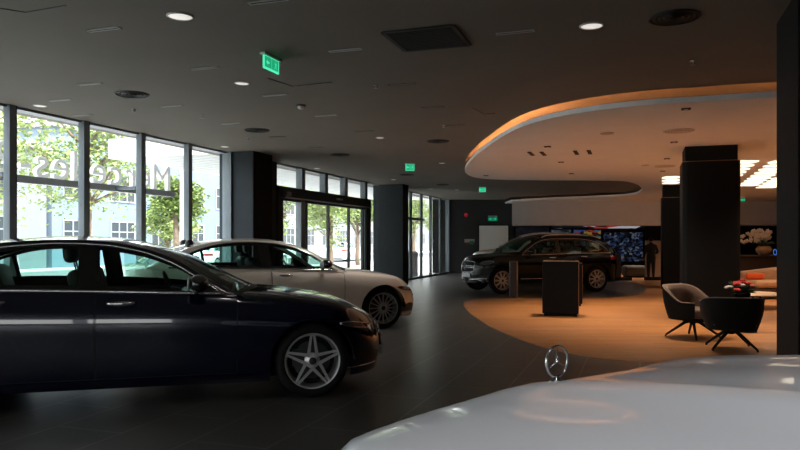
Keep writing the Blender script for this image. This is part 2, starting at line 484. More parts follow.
            # side skirt strip along the sill
            if s.sill:
                sl_ = MB(); rows = []
                for i in range(41):
                    X = -s.ra - .06 + (-(s.wb - 2 * s.ra - .12)) * i / 40
                    rows.append([s.side(X, s.z0 + .001, sg, .006), s.side(X, s.z0 + .03, sg, .012), s.side(X, s.z0 + .075, sg, .003)])
                sl_.grid(rows); sl_.build('side_skirt', M_PLAS if s.sill == 2 else paint, root, smooth=True)
            # headlamp
            hl = MB(); t0, t1 = s.lamp; rows = []
            def lz(f): return (s.lampz[0] + (s.lampz[2] - s.lampz[0]) * f, s.lampz[1] + (s.lampz[3] - s.lampz[1]) * f)
            for i in range(19):
                f = i / 18; X, Y = s.planF(t0 + (t1 - t0) * f); lo, hi = lz(f)
                e = 1 - abs(2 * f - 1) ** 4; mid = (lo + hi) / 2; lo = mid + (lo - mid) * max(.15, e); hi = mid + (hi - mid) * max(.15, e)
                r = []
                for j in range(8):
                    p = s.at(X, Y, lo + (hi - lo) * j / 7, .006); r.append(Vector((p.x, p.y * sg, p.z)))
                rows.append(r)
            hl.grid(rows); L = hl.build('headlamp', M_LAMP, root, smooth=True)
            dr = MB(); dr.tube([r[-2] + Vector((.004, sg * .002, 0)) for r in rows[2:]], .005, 6); dr.tube([r[1] + Vector((.004, sg * .002, 0)) for r in rows[4:]], .004, 6)
            dr.build('light_strip', M_CHROME, L, smooth=True)
            # tail lamp
            tl = MB(); rows = []
            for i in range(13):
                X, Y = s.planR(.75 + .75 * i / 12); r = []
                for j in range(6):
                    p = s.at(X, Y, s.tz[0] + (s.tz[1] - s.tz[0]) * j / 5, .006); r.append(Vector((p.x, p.y * sg, p.z)))
                rows.append(r)
            tl.grid(rows); tl.build('tail_lamp', M_RED, root, smooth=True)
            if detail:
                # lower bumper intake
                im = MB(); rows = []
                for i in range(13):
                    X, Y = s.planF(.55 + .62 * i / 12); r = []
                    for j in range(5):
                        p = s.at(X, Y, s.ink[0] + (s.ink[1] - s.ink[0]) * j / 4 * (1 - .25 * abs(i / 6 - 1)), .003); r.append(Vector((p.x, p.y * sg, p.z)))
                    rows.append(r)
                im.grid(rows); b_ = im.build('bumper_intake', M_PLAS, root, smooth=True)
                c_ = MB(); c_.tube([r[0] for r in rows], .009, 6); c_.build('intake_trim', M_CHROME, b_, smooth=True)
        if s.__dict__.get('sillchrome'):
            for sg in (1, -1):
                q = MB(); q.tube([s.side(-s.ra - .1 - (s.wb - 2 * s.ra - .2) * i / 30, s.z0 + .13, sg, .008) for i in range(31)], .012, 6); q.build('sill_trim', M_CHROME, root, smooth=True)
                q = MB(); q.tube([s.at(*s.planF(.12 + 1.1 * i / 20), s.z0 + .10 + .06 * (i / 20), .01) * 1 if sg > 0 else Vector((s.at(*s.planF(.12 + 1.1 * i / 20), s.z0 + .10 + .06 * (i / 20), .01).x, -s.at(*s.planF(.12 + 1.1 * i / 20), s.z0 + .10 + .06 * (i / 20), .01).y, s.z0 + .10 + .06 * (i / 20))) for i in range(21)], .02, 6); q.build('bumper_trim', M_CHROME, root, smooth=True)
        # grille
        gr = MB(); rows = []; NG = 24
        g0, g1 = s.grz
        for i in range(NG + 1):
            y = s.grw * (2 * i / NG - 1); a = min(PI / 2, math.asin(min(1, (abs(y) / s.W) ** (s.n / 2)))); X, Y = s.planF(a); r = []
            e = 1 - .25 * abs(2 * i / NG - 1) ** 4
            for j in range(8):
                z = (g0 + g1) / 2 + (g1 - g0) / 2 * (2 * j / 7 - 1) * e
                p = s.at(X, Y, z, .004); r.append(Vector((p.x, math.copysign(p.y, y), p.z)))
            rows.append(r)
        gr.grid(rows); g = gr.build('grille', mat('grille_black', (.006, .006, .006), .6, spec=.1), root, smooth=True)
        ch = MB(); loop = [r[0] for r in rows] + rows[-1][1:-1] + [r[-1] for r in reversed(rows)] + list(reversed(rows[0][1:-1]))
        ch.tube([p + Vector((.004, 0, 0)) for p in loop], .010, 6, closed=True)
        for jj in s.bars: ch.tube([r[jj] + Vector((.008, 0, 0)) for r in rows], .010, 6)
        ch.build('grille_frame', M_CHROME, g, smooth=True)
        if s.gstar:
            em = MB(); c = (rows[12][3] + rows[12][4]) / 2 + Vector((.025, 0, 0)); star_emblem(em, c, .085, .008, R(0))
            em.build('grille_emblem', M_CHROME, g, smooth=True)
        pl = MB(); c = s.at(s.Lf, 0, s.plz + .06); pl.box(c.x - .02, c.x + .012, -.26, .26, s.plz, s.plz + .11); pl.build('number_plate', M_PLATE, root)
        # hood line
        for sg in (1, -1):
            hm = MB(); pts = []
            for i in range(30):
                X = s.Lf - .32 + (s.xf + .08 - s.Lf + .32) * i / 29; pl_ = s.section(X, s.planY(X)); z = s.fs(X)
                best = min(pl_, key=lambda p: abs(p[1] - s.planY(X) * s.hseam) + (0 if p[2] >= z - .02 else 9)); pts.append(Vector((best[0], best[1] * sg, best[2] + .0005)))
            hm.tube(pts, .003, 5)
            if s.hseam: hm.build('hood_gap', M_SEAM, body)
        # cowl
        cw = MB(); rows = []
        for k in (1, .9, .7, .4, 0):
            a = top(s.xf - .001, k); rows.append([a + Vector((.06, 0, -.022)), a + Vector((-.03, 0, .004))])
        s.both(cw, rows); cw.build('cowl', M_PLAS, root, smooth=True)
        # interior
        im = MB(); im.box(s.xr - .1, s.xf - .1, -s.W + .16, s.W - .16, s.z0 + .1, s.z0 + .16)
        for sg in (1, -1): im.box(s.xr - .1, s.xf - .0, sg * (s.W - .16) - .01, sg * (s.W - .16) + .01, s.z0 + .1, s.fb(-1.5) - .03)
        im.box(s.xr - .12, s.xr - .08, -s.W + .2, s.W - .2, s.z0 + .1, s.fb(s.xr + .2) - .05)
        im.build('interior_tub', M_PLAS, root)
        dm = MB(); add_rbox(dm, .5, 2 * (s.W - .19), .3, .06, T(s.xf - .28, 0, s.fb(s.xf - .3) - .32)); dm.build('dashboard', M_PLAS, root, smooth=True)
        sx = s.seatx
        for X, ys in ((sx, (-.38, .38)), (sx - .86, (-.38, .38))):
            for y in ys:
                sm = MB(); zb = s.fb(X) - .42
                add_rbox(sm, .5, .5, .16, .06, T(X + .2, y, zb - .12))
                add_rbox(sm, .14, .48, .62, .065, T(X - .04, y, zb) @ R(-.28, 'Y')); 
                st = sm.build('seat', M_TLEATH, root, smooth=True)
                hm = MB(); add_rbox(hm, .11, .25, .19, .05, T(X - .25, y, zb + .655) @ R(-.1, 'Y')); hm.tube([(X - .2, y - .05, zb + .55), (X - .235, y - .05, zb + .7)], .008, 6); hm.tube([(X - .2, y + .05, zb + .55), (X - .235, y + .05, zb + .7)], .008, 6)
                hm.build('headrest', M_TLEATH, st, smooth=True)
        sw = MB(); c = Vector((s.xf - .62, .38, s.fb(s.xf - .5) - .03)); pts = [c + R(-.4, 'Y') @ Vector((0, .18 * math.cos(2 * PI * k / 24), .18 * math.sin(2 * PI * k / 24))) for k in range(24)]
        sw.tube(pts, .014, 6, closed=True); sw.tube([pts[0], c, pts[12]], .016, 6); sw.tube([c, c + Vector((.25, 0, -.08))], .03, 6); sw.build('steering_wheel', M_BLEATH, root, smooth=True)
        # wheels
        for cx in (0, -s.wb):
            for sg in (1, -1): wheel(root, (cx, sg * (s.W - .03), s.rw), sg, s.rw, s.rim, s.spoke, s.rimmat)
        if s.rails:
            for sg in (1, -1):
                rm = MB(); pts = []
                for i in range(31):
                    X = s.rails[0] + (s.rails[1] - s.rails[0]) * i / 30; p = top(X, .93); e = min(1, min(i, 30 - i) / 2.5); pts.append(Vector((p.x, p.y * sg, p.z + .012 + .03 * e)))
                rm.tube(pts, .014, 8); rm.build('roof_rail', mat('rail_alloy', (.85,.85,.85), .45, .5), root, smooth=True)
        return root
def star_emblem(mb, c, r, t, M):
    """three pointed star in a ring, ring plane normal to local x"""
    c = Vector(c); f = lambda y, z, x=0: c + M @ Vector((x, y, z))
    mb.tube([f(r * math.cos(2 * PI * k / 36), r * math.sin(2 * PI * k / 36)) for k in range(36)], t * .55, 8, closed=True)
    for k in range(3):
        a = PI / 2 + k * 2 * PI / 3
        tip = (r * .96 * math.cos(a), r * .96 * math.sin(a)); w = r * .13
        l = (w * math.cos(a + 1.05), w * math.sin(a + 1.05)); q = (w * math.cos(a - 1.05), w * math.sin(a - 1.05))
        for sx in (1, -1):
            mb.add([f(*tip), f(*l), f(0, 0, sx * t * .9), f(*q)], [(0, 1, 2), (0, 2, 3)])
def wheel(root, loc, sg, r, rim, style, rm):
    """axis along y, outer face towards sg*y"""
    B = T(*loc) @ R(-PI / 2 * sg, 'X')   # local z -> outward
    w = .115; mb = MB(); rr = rim
    prof = [(rr, -2 * w), (r - .03, -2 * w), (r - .008, -2 * w + .02), (r, -2 * w + .045), (r, -.055), (r - .010, -.028), (r - .035, -.008), (rr + .02, -.002), (rr + .004, -.012), (rr, -.03)]
    mb.lathe(prof, 56, B); o = mb.build('wheel', M_TYRE, root, smooth=True)
    mb = MB(); mb.lathe([(rr + .006, -.012), (rr + .002, -.004), (rr - .010, -.006), (rr - .014, -.03), (rr - .03, -.10), (rr - .03, -2 * w + .01)], 56, B)
    mb.lathe([(0, -.012), (.03, -.012), (.05, -.018), (.068, -.03), (.068, -.08)], 24, B)
    if style == 'star5':
        for k in range(5):
            a0 = 2 * PI * k / 5 + PI / 2
            for e in (-1, 1):
                # twin spokes: root wide apart at the hub side edge, converge to a V at the rim
                i0 = (.058, a0 + e * .75); o0 = (rr - .008, a0 + e * .05)
                P = []
                for (ra, aa), hw, dep in ((i0, .016, .022), ((.142, a0 + e * .183), .0125, .022), (o0, .011, .016)):
                    P.append((ra * math.cos(aa), ra * math.sin(aa), hw, dep))
                rows = []
                for q, (px, py, hw, dep) in enumerate(P):
                    nx = P[min(q + 1, 2)][0] - P[max(q - 1, 0)][0]; ny = P[min(q + 1, 2)][1] - P[max(q - 1, 0)][1]; L = math.hypot(nx, ny); nx /= L; ny /= L
                    z = -.012 if q < 2 else -.008
                    rows.append([B @ Vector((px - ny * hw, py + nx * hw, z)), B @ Vector((px + ny * hw, py - nx * hw, z)), B @ Vector((px + ny * hw * .8, py - nx * hw * .8, z - dep)), B @ Vector((px - ny * hw * .8, py + nx * hw * .8, z - dep))])
                mb.grid(rows, closed=True)
    else:
        ns = {'multi': 16, 'ten': 10}[style]
        for k in range(ns):
            a = 2 * PI * k / ns
            for e in ((0,) if style == 'multi' else (-.09, .09)):
                rows = []
                for ra, hw, aa in ((.05, .011, a + e * 1.8), (rr * .55, .008, a + e), (rr - .008, .010, a + e * .8)):
                    px, py = ra * math.cos(aa), ra * math.sin(aa); nx, ny = math.cos(aa), math.sin(aa); z = -.014
                    rows.append([B @ Vector((px - ny * hw, py + nx * hw, z)), B @ Vector((px + ny * hw, py - nx * hw, z)), B @ Vector((px + ny * hw, py - nx * hw, z - .02)), B @ Vector((px - ny * hw, py + nx * hw, z - .02))])
                mb.grid(rows, closed=True)
    mb.build('rim', rm, o, auto=.5)
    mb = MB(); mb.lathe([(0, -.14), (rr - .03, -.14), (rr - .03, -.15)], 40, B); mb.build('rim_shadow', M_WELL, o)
    mb = MB(); mb.lathe([(.06, -.095), (.165, -.095), (.168, -.105), (.165, -.12)], 40, B); mb.box(-.17, -.09, -.06, .10, -.125, -.075, B); mb.build('brake_disc', M_DGREY, o, auto=.5)
    mb = MB(); mb.lathe([(0, -.004), (.028, -.005), (.033, -.012)], 24, B); mb.build('hub_cap', M_PLAS, o, smooth=True)

PROF = [(0, .90), (.12, .945), (.3, .968), (.5, .985), (.68, 1.0), (.82, .99), (.93, .968), (1, .935)]
SEDAN = dict(n=2.4, W=.925, Lf=.78, Lr=4.08, wb=2.94, af=.84, ar=.75, z0=.17, rw=.335, ra=.375, rim=.245, xf=-.66, xr=-3.55, xh=-1.50, xg=-2.95, bow=.16, tum=.55, ybf=.915,
    top=[(.78, .66), (.72, .715), (.60, .785), (.42, .838), (.2, .885), (0, .918), (-.3, .96), (-.66, .995), (-.70, 1.015), (-.95, 1.165), (-1.2, 1.305), (-1.5, 1.405), (-1.75, 1.447), (-2.1, 1.46), (-2.5, 1.44), (-2.95, 1.375), (-3.25, 1.27), (-3.55, 1.125), (-3.56, 1.10), (-3.85, 1.065), (-4.0, 1.02), (-4.08, .96)],
    sh=[(.78, .60), (.65, .66), (.46, .745), (.2, .815), (0, .845), (-.5, .89), (-1, .925), (-2, .955), (-3, .98), (-3.7, .97), (-4.0, .92), (-4.08, .88)],
    cant=[(-.66, .93), (-.72, .955), (-.95, 1.10), (-1.2, 1.25), (-1.5, 1.355), (-1.8, 1.405), (-2.1, 1.418), (-2.5, 1.40), (-2.9, 1.33), (-3.2, 1.21), (-3.4, 1.10), (-3.55, 1.03)],
    belt=[(-.4, .935), (-.8, .945), (-1.5, .972), (-2.3, .998), (-3, 1.015), (-3.6, 1.025)],
    winde=[(-.6, .8), (-.77, .935), (-.95, 1.055), (-1.2, 1.21), (-1.5, 1.32), (-1.8, 1.372), (-2.1, 1.385), (-2.5, 1.36), (-2.85, 1.275), (-3.1, 1.15), (-3.26, 1.0), (-3.4, .9)],
    nose=[(0, .05), (.2, .03), (.35, 0), (.5, .015), (.6, .05), (.7, .10), (.8, .14)], tail=[(0, .06), (.3, .02), (.6, 0), (.9, .03), (1.1, .08)], prof=PROF,
    win=(-.80, -3.22), pillars=[(-1.86, .17), (-2.78, .04)], doors=[(-.66, -1.80, 0), (-1.81, -2.86, 0)], panes=[(-.98, -1.76), (-1.90, -2.76)], quarter=(-2.80, -3.10), hr=-2.58, hdrop=.055,
    chrome=True, mpaint=False, sill=1, lamp=(.62, 1.27), lampz=(.575, .635, .63, .70), tz=(.78, .9), ink=(.25, .40), grw=.36, grz=(.36, .60), bars=(3, 4), gstar=True, plz=.28, hseam=.80, seatx=-1.82,
    rails=None, rimmat=M_SATIN, spoke='star5')
SUV = dict(SEDAN); SUV.update(W=.945, Lf=.68, Lr=3.82, wb=2.873, af=.75, ar=.6, z0=.26, rw=.355, ra=.415, rim=.25, xf=-.42, xr=-3.62, xh=-1.28, xg=-3.12, bow=.16, tum=.42, ybf=.92,
    top=[(.68, .91), (.63, .96), (.5, .995), (.3, 1.02), (0, 1.055), (-.42, 1.10), (-.46, 1.12), (-.8, 1.34), (-1.1, 1.50), (-1.28, 1.56), (-1.6, 1.605), (-2.2, 1.62), (-2.8, 1.60), (-3.12, 1.565), (-3.4, 1.38), (-3.62, 1.17), (-3.63, 1.14), (-3.75, 1.08), (-3.82, 1.0)],
    sh=[(.68, .86), (.58, .905), (.4, .94), (.2, .965), (0, .98), (-1, 1.0), (-2, 1.02), (-3, 1.04), (-3.5, 1.02), (-3.82, .92)],
    cant=[(-.42, 1.02), (-.5, 1.06), (-.8, 1.27), (-1.1, 1.43), (-1.28, 1.48), (-1.6, 1.52), (-2.2, 1.53), (-2.8, 1.50), (-3.12, 1.45), (-3.35, 1.30), (-3.62, 1.08)],
    belt=[(-.4, 1.02), (-1.5, 1.04), (-2.5, 1.06), (-3.6, 1.07)],
    winde=[(-.4, .9), (-.56, 1.03), (-.8, 1.19), (-1.1, 1.36), (-1.28, 1.42), (-1.6, 1.46), (-2.2, 1.47), (-2.7, 1.43), (-3.0, 1.34), (-3.2, 1.19), (-3.32, 1.05), (-3.5, .9)],
    nose=[(0, .10), (.3, .05), (.5, 0), (.7, .0), (.8, .03), (.9, .08), (1., .12)], tail=[(0, .08), (.4, .02), (.6, 0), (.9, .03), (1.1, .06)],
    win=(-.6, -3.28), pillars=[(-1.70, .12), (-2.62, .07)], doors=[(-.58, -1.67, 0), (-1.68, -2.72, 0)], panes=[(-.74, -1.62), (-1.78, -2.58)], quarter=(-2.67, -3.14), hr=-2.45, seatx=-1.45,
    lamp=(.62, 1.2), lampz=(.74, .86, .80, .91), tz=(.88, 1.0), ink=(.34, .50), grw=.44, grz=(.56, .86), plz=.42, sill=2, rails=(-1.3, -3.1), spoke='ten')
# ------------------------------------------------------------------ shell materials
M_FLOOR = brick_mat('floor_tile', (.060, .057, .053), (.070, .066, .062), (.18, .17, .155), 1.2, .6, .008, .34, rotz=-(PI / 2 - TH), noise=.25, bump=.1, spec=.9)
M_WOOD = brick_mat('oak_plank', (.44, .215, .085), (.34, .16, .06), (.10, .05, .02), 1.4, .14, .003, .38, rotz=0.0, noise=.35, grain=1, bump=.1)
M_CEIL = mat('ceiling_paint', (.185, .160, .130), .8, noise=.04, nscale=1)
M_DWALL = mat('charcoal_wall', (.030, .032, .034), .6, noise=.05, nscale=2)
M_BWALL = mat('black_wall', (.007, .007, .007), .6, noise=.05, spec=.15)
M_FRAME = mat('window_frame_metal', (.20, .235, .26), .45)
M_DFRAME = mat('dark_frame_metal', (.008, .009, .010), .4)
M_COLF = mat('column_panel', (.040, .048, .055), .6, noise=.05, spec=.2)
M_WHITE = mat('white_plaster', (.85, .85, .85), .7, noise=.02, nscale=2)
M_DOORW = mat('white_door', (.85, .83, .79), .5)
G_WIN = glass('window_glass', (.97, .99, .98), .55)
M_CLAD = mat('black_cladding', (.006, .0055, .0055), .45, noise=.1, spec=.15)
M_COPPER = mat('copper_edge', (.55, .26, .12), .3, .9)
E_WARM = emis('warm_led', (1, .42, .14), 30)
# ------------------------------------------------------------------ shell
UMIN, UMAX = -15.5, U(449) + .2
def wpt(u, o=0, z=0): return WM @ Vector((u, o, z))
a = wpt(UMIN); b = wpt(UMAX); YF = 30.7; YN = -6.0; XR = 17.0
poly = [(b.x, b.y), (b.x, YF), (XR, YF), (XR, YN), (a.x, YN)] if a.y > YN else None
a = wpt((YN - 9.33) / math.cos(TH)); UMIN = (YN - 9.33) / math.cos(TH)
b = wpt((YF - 9.33) / math.cos(TH)); UMAX = (YF - 9.33) / math.cos(TH)
room = [(a.x, YN), (b.x, YF), (XR, YF), (XR, YN)]
mb = MB(); mb.prism(room, -.12, 0); struct(mb.build('floor', M_FLOOR))
out = [(a.x - .5, YN - .5), (b.x - .6, YF + .4), (XR + .4, YF + .4), (XR + .4, YN - .5)]
def smooth_poly(P, n=4):
    Q = []
    for i in range(len(P)):
        p0, p1, p2, p3 = P[i - 1], P[i], P[(i + 1) % len(P)], P[(i + 2) % len(P)]
        for k in range(n):
            t = k / n; Q.append(tuple(.5 * (2 * p1[j] + (p2[j] - p0[j]) * t + (2 * p0[j] - 5 * p1[j] + 4 * p2[j] - p3[j]) * t * t + (-p0[j] + 3 * p1[j] - 3 * p2[j] + p3[j]) * t ** 3) for j in (0, 1)))
    return Q
def open_smooth(P, n=4):
    Q = smooth_poly([(2 * P[0][0] - P[1][0], 2 * P[0][1] - P[1][1])] + P + [(2 * P[-1][0] - P[-2][0], 2 * P[-1][1] - P[-2][1])], n)
    return Q[n:-2 * n + 1] if n > 1 else Q
C_IN = [(1.59, 16.9), (1.48, 15.8), (1.45, 14.7), (1.46, 13.3), (1.52, 12.2), (1.60, 11.1), (1.72, 10.2), (1.88, 9.65), (2.12, 9.2), (2.50, 8.76), (3.0, 8.42), (3.46, 8.26), (4.29, 7.97), (5.5, 7.75), (7.5, 7.55), (16.98, 7.2)]
C_BK = [(4.6, 28.9), (5.4, 28.2), (6.3, 27.4), (7.6, 26.3), (8.2, 25.0), (8.05, 23.5), (7.4, 21.5), (6.7, 20.0), (6.1, 19.2), (5.3, 19.0), (4.3, 18.95), (3.3, 18.85), (2.6, 18.7), (1.94, 18.1)]
cs = open_smooth(C_BK + C_IN, 5)
mb = MB(); mb.prism([out[0], out[1], (4.6, YF + .4)] + cs + [(XR + .4, 7.2), (XR + .4, YN - .5)], CEIL, CEIL + .29); struct(mb.build('ceiling', M_CEIL))
mb = MB(); mb.prism(out, CEIL + .29, CEIL + .5); o = struct(mb.build('ceiling', mat('recess_paint', (.34, .31, .28), .8))); o.name = 'ceiling.002'
# wood zone and its dark parking bay
W_IN = [(1.52, 16.2), (1.40, 15.4), (1.37, 14.5), (1.37, 13.5), (1.42, 12.5), (1.48, 11.6), (1.58, 10.8), (1.66, 10.3), (1.78, 9.7), (1.92, 9.22), (2.12, 8.78), (2.37, 8.41), (2.62, 8.23), (2.9, 8.1), (3.4, 7.95), (4.2, 7.8), (5.5, 7.6), (7.5, 7.45), (XR - .01, 7.4)]
W_BK = [(8.0, 30.6), (4.6, 29.5), (5.2, 27.4), (6.6, 26), (7.5, 25.0), (7.85, 23.8), (7.75, 22.4), (7.3, 20.8), (6.7, 19.2), (6.2, 18.2), (5.7, 17.75), (5.15, 17.35), (4.3, 17.25), (3.3, 17.2), (2.3, 17.1), (1.8, 16.85)]
seq = open_smooth(W_BK[1:] + W_IN, 4)
mb = MB(); mb.prism(seq + [(XR - .01, 30.6), (8.0, 30.6)], .001, .006)
o = struct(mb.build('floor_oak_zone', M_WOOD)); o.name = 'floor.001'
# far / right / near walls
mb = MB(); mb.box(b.x - .7, XR + .4, YF, YF + .3, 0, CEIL + .3); struct(mb.build('wall_far', M_DWALL))
mb = MB(); mb.box(XR, XR + .3, YN, YF, 0, CEIL + .3); struct(mb.build('wall_right', M_BWALL))
mb = MB(); mb.box(a.x - .3, XR, YN - .3, YN, 0, .5); mb.box(a.x - .3, XR, YN - .3, YN, 2.0, CEIL)
xs = [a.x - .3, a.x + 1.2]
edges = [(a.x - .3, -8.2), (-6.2, -5.9), (-3.9, -3.6), (-1.6, -1.3), (.7, XR)]
for x0, x1 in edges: mb.box(x0, x1, YN - .3, YN, .5, 2.0)
struct(mb.build('wall_near', M_DWALL))
mb = MB()
for x0, x1 in ((-8.2, -6.2), (-5.9, -3.9), (-3.6, -1.6), (-1.3, .7)): mb.box(x0, x1, YN - .16, YN - .14, .5, 2.0)
struct(mb.build('window_5', G_WIN))
# window wall
def wbox(mb, u0, u1, o0, o1, z0, z1): mb.box(u0, u1, o0, o1, z0, z1, WM)
mb = MB()
wbox(mb, UMIN, UMAX, 0, .2, -.1, .06)
wbox(mb, UMIN, UMAX, 0, .2, CEIL - .03, CEIL + .2)
struct(mb.build('wall_left', M_FRAME))
uA0, uA1 = U(228), U(275); uB0, uB1 = U(379), U(404.5)
# mullions group 1
mull1 = [U(p) for p in (10, 84, 141, 188)]; stp = 1.29
ms = [mull1[0] - stp * k for k in range(1, 9)][::-1] + mull1
mb = MB()
for u in ms: wbox(mb, u - .05, u + .05, -.05, .06, .05, CEIL)
wbox(mb, uA0 - .05, uA0 + .02, -.10, .10, .05, CEIL)
o = mb.build('window_1', M_FRAME); struct(o)
mb = MB()
for u in ms: wbox(mb, u + .05, u + .075, -.04, .05, .05, CEIL)
link('gasket', mb.mesh('g'), M_DFRAME, o)
mb = MB(); wbox(mb, UMIN, uA0, .02, .03, .05, CEIL); link('pane', mb.mesh('p'), G_WIN, o)
# column A + B
for nm, u0, u1, p in (('A', uA0, uA1, .58), ('B', uB0, uB1, .80)):
    mb = MB(); d_ = .75 if nm == 'A' else .55
    wbox(mb, u0, u0 + d_, -p, .2, 0, CEIL); 
    if nm == 'A': wbox(mb, u0 + d_, u1, -.05, .2, 0, CEIL)
    else: wbox(mb, u0 + d_, u1, -.05, .2, 0, CEIL)
    o = struct(mb.build('wall_left', M_COLF)); 
    mb = MB(); wbox(mb, u0 + .02, u0 + d_ + .01, -p - .012, -p + .01, 0, CEIL - .002); link('side_panel', mb.mesh('s'), M_BWALL, o)
    o.name = 'wall_left.001' if nm == 'A' else 'wall_left.002'
# group 2 : entrance
m2 = [U(p) for p in (302, 325, 345, 365)]
mb = MB()
for u in m2: wbox(mb, u - .09, u + .09, -.05, .12, 2.66, CEIL)
for u in (U(302), U(365.5)): wbox(mb, u - .10, u + .10, -.03, .12, 0, 2.45)
wbox(mb, U(276.5), U(376), -.02, .10, CEIL - .03, CEIL)
o2 = struct(mb.build('window_2', M_FRAME))
mb = MB(); wbox(mb, uA1, uB0, .02, .03, 2.62, CEIL); wbox(mb, U(365), uB0, .025, .035, 0, 2.7); link('pane', mb.mesh('p'), G_WIN, o2)
mb = MB(); wbox(mb, uA1 - .02, U(368), -.10, .12, 2.42, 2.68)
hd = struct(mb.build('trim_1', M_DFRAME)); 
mb = MB(); wbox(mb, U(281), U(368), -.13, -.10, 2.42, 2.45); link('header_rail', mb.mesh('r'), M_SATIN, hd)
mb = MB(); wbox(mb, U(279.5), U(284), -.20, -.10, 2.46, 2.56); wbox(mb, U(333), U(337), -.18, -.10, 2.53, 2.58); link('door_sensor', mb.mesh('r'), mat('grey_plastic', (.4, .4, .4), .5), hd)
# sliding doors
mb = MB()
for u in (U(277.5), U(282), U(306.5), U(328.5), U(349), U(363)): wbox(mb, u - .03, u + .03, -.02, .05, 0, 2.42)
wbox(mb, uA1, U(366), -.02, .05, 0, .1); wbox(mb, uA1, U(366), -.02, .05, 2.36, 2.44)
d1 = struct(mb.build('door_1', M_DFRAME))
mb = MB(); wbox(mb, uA1, U(366), .01, .02, .08, 2.4); link('pane', mb.mesh('p'), G_WIN, d1)
mb = MB(); wbox(mb, uA1 - .02, U(279), -.08, .1, 0, 2.45); wbox(mb, U(366), U(368.5), -.08, .1, 0, 2.45); link('door_jamb', mb.mesh('p'), M_DFRAME, d1)
# group 3
mb = MB()
for p in (411, 421.7, 431, 440.6): wbox(mb, U(p) - .11, U(p) + .11, -.01, .05, .05, CEIL)
wbox(mb, U(448), UMAX, -.05, .12, .05, CEIL)
wbox(mb, uB1, U(424), -.02, .1, 2.18, 2.28)
o3 = struct(mb.build('window_3', M_FRAME))
mb = MB(); wbox(mb, uB1, UMAX, .02, .03, .05, CEIL); link('pane', mb.mesh('p'), G_WIN, o3)
mb = MB(); wbox(mb, uB1, UMAX, -.1, .0, 0, .07); struct(mb.build('baseboard_left', M_DFRAME))
# ---- drop ceiling
mb = MB(); mb.prism(cs + [(XR - .02, YF), (4.6, YF)], DROP, DROP + .065)
o = struct(mb.build('ceiling_drop', M_WHITE)); o.name = 'ceiling.001'
# cove strip set back on top of the panel
def inset(dist, z):
    r = []
    for i in range(1, len(cs) - 1):
        t = Vector((cs[i + 1][0] - cs[i - 1][0], cs[i + 1][1] - cs[i - 1][1])).normalized(); nn = Vector((-t.y, t.x))
        r.append(Vector((cs[i][0] + nn.x * dist, cs[i][1] + nn.y * dist, DROP + z)))
    return r
mb = MB(); mb.tube(inset(.45, .078), .010, 6); led = mb.build('cove_light', E_WARM)
q0, q1 = inset(.40, .06), inset(.40, .110); mb = MB(); mb.grid([[a_, b_] for a_, b_ in zip(q0, q1)]); link('baffle', mb.mesh('baffle'), M_WHITE, led)  # unseen added lip that keeps the strip's light off the outer ceiling
tag(led, 'warm orange light strip hidden along the rim of the white oval ceiling', 'light strip')
# bulkhead
mb = MB(); mb.prism([(4.64, 29.0), (4.97, YF), (XR, YF), (XR, 29.0)], 2.07, DROP + .02)
o = struct(mb.build('wall_bulkhead', M_WHITE)); o.name = 'wall_far.001'
mb = MB(); mb.box(5.0, XR - .01, YF - .12, YF - .01, 0, 2.07); o = struct(mb.build('wall_niche', M_BWALL)); o.name = 'wall_far.002'
# white door in the far wall
def X_(px, Y): return (px - 400) * Y / F
def Z_(py, Y): return EYE + (HZ - py) * Y / F
Yw = YF - .01
mb = MB(); mb.box(X_(479, Yw), X_(508, Yw), Yw - .05, Yw, 0, 2.08); dd = struct(mb.build('door_2', M_DOORW, bevel=.005))
mb = MB(); mb.box(X_(477.5, Yw), X_(479, Yw), Yw - .06, Yw, 0, 2.13); mb.box(X_(508, Yw), X_(509.5, Yw), Yw - .06, Yw, 0, 2.13); mb.box(X_(477.5, Yw), X_(509.5, Yw), Yw - .06, Yw, 2.08, 2.14); link('door_frame', mb.mesh('f'), M_DFRAME, dd)
mb = MB(); mb.box(X_(449, Yw), X_(477, Yw), Yw - .03, Yw, 0, .1); struct(mb.build('baseboard_far', M_DFRAME))
# ------------------------------------------------------------------ free standing columns
def fcol(px0, px1, Y, label, ctop, cladtop):
    w = (px1 - px0) * Y / F; xc = X_((px0 + px1) / 2, Y); yaw = -TH
    t = thing('column', label, 'column', (xc + .3 * w * D.x, Y + .5 * w, 0), yaw)
    mb = MB(); mb.box(-w * .45, w * .45, -w * .45, w * .45, 0, DROP); mb.build('core', M_BLK if False else M_BWALL, t)
    r = w * .10
    mb = MB(); P = []
    for cx, cy, a0 in ((w / 2 - r, -w / 2 + r, -90), (w / 2 - r, w / 2 - r, 0), (-w / 2 + r, w / 2 - r, 90), (-w / 2 + r, -w / 2 + r, 180)):
        for k in range(7): A = math.radians(a0 + 15 * k); P.append((cx + r * math.cos(A), cy + r * math.sin(A)))
    mb.prism(P, .08, cladtop); mb.build('cladding', M_CLAD, t, auto=.6)
    mb = MB(); mb.prism([(x * .97, y * .97) for x, y in P], 0, .08); mb.build('plinth', M_BWALL, t)
    mb = MB(); mb.prism([(x * .985, y * .985) for x, y in P], cladtop, cladtop + .012); mb.build('top_edge', M_COPPER, t)
    return t
fcol(688.5, 742.5, 11.96, 'large black clad column behind the tub chairs, nearer of the pair', DROP, 2.78)
fcol(664.5, 693, 20.4, 'slimmer-looking black clad column half hidden behind the larger one', DROP, 2.68)
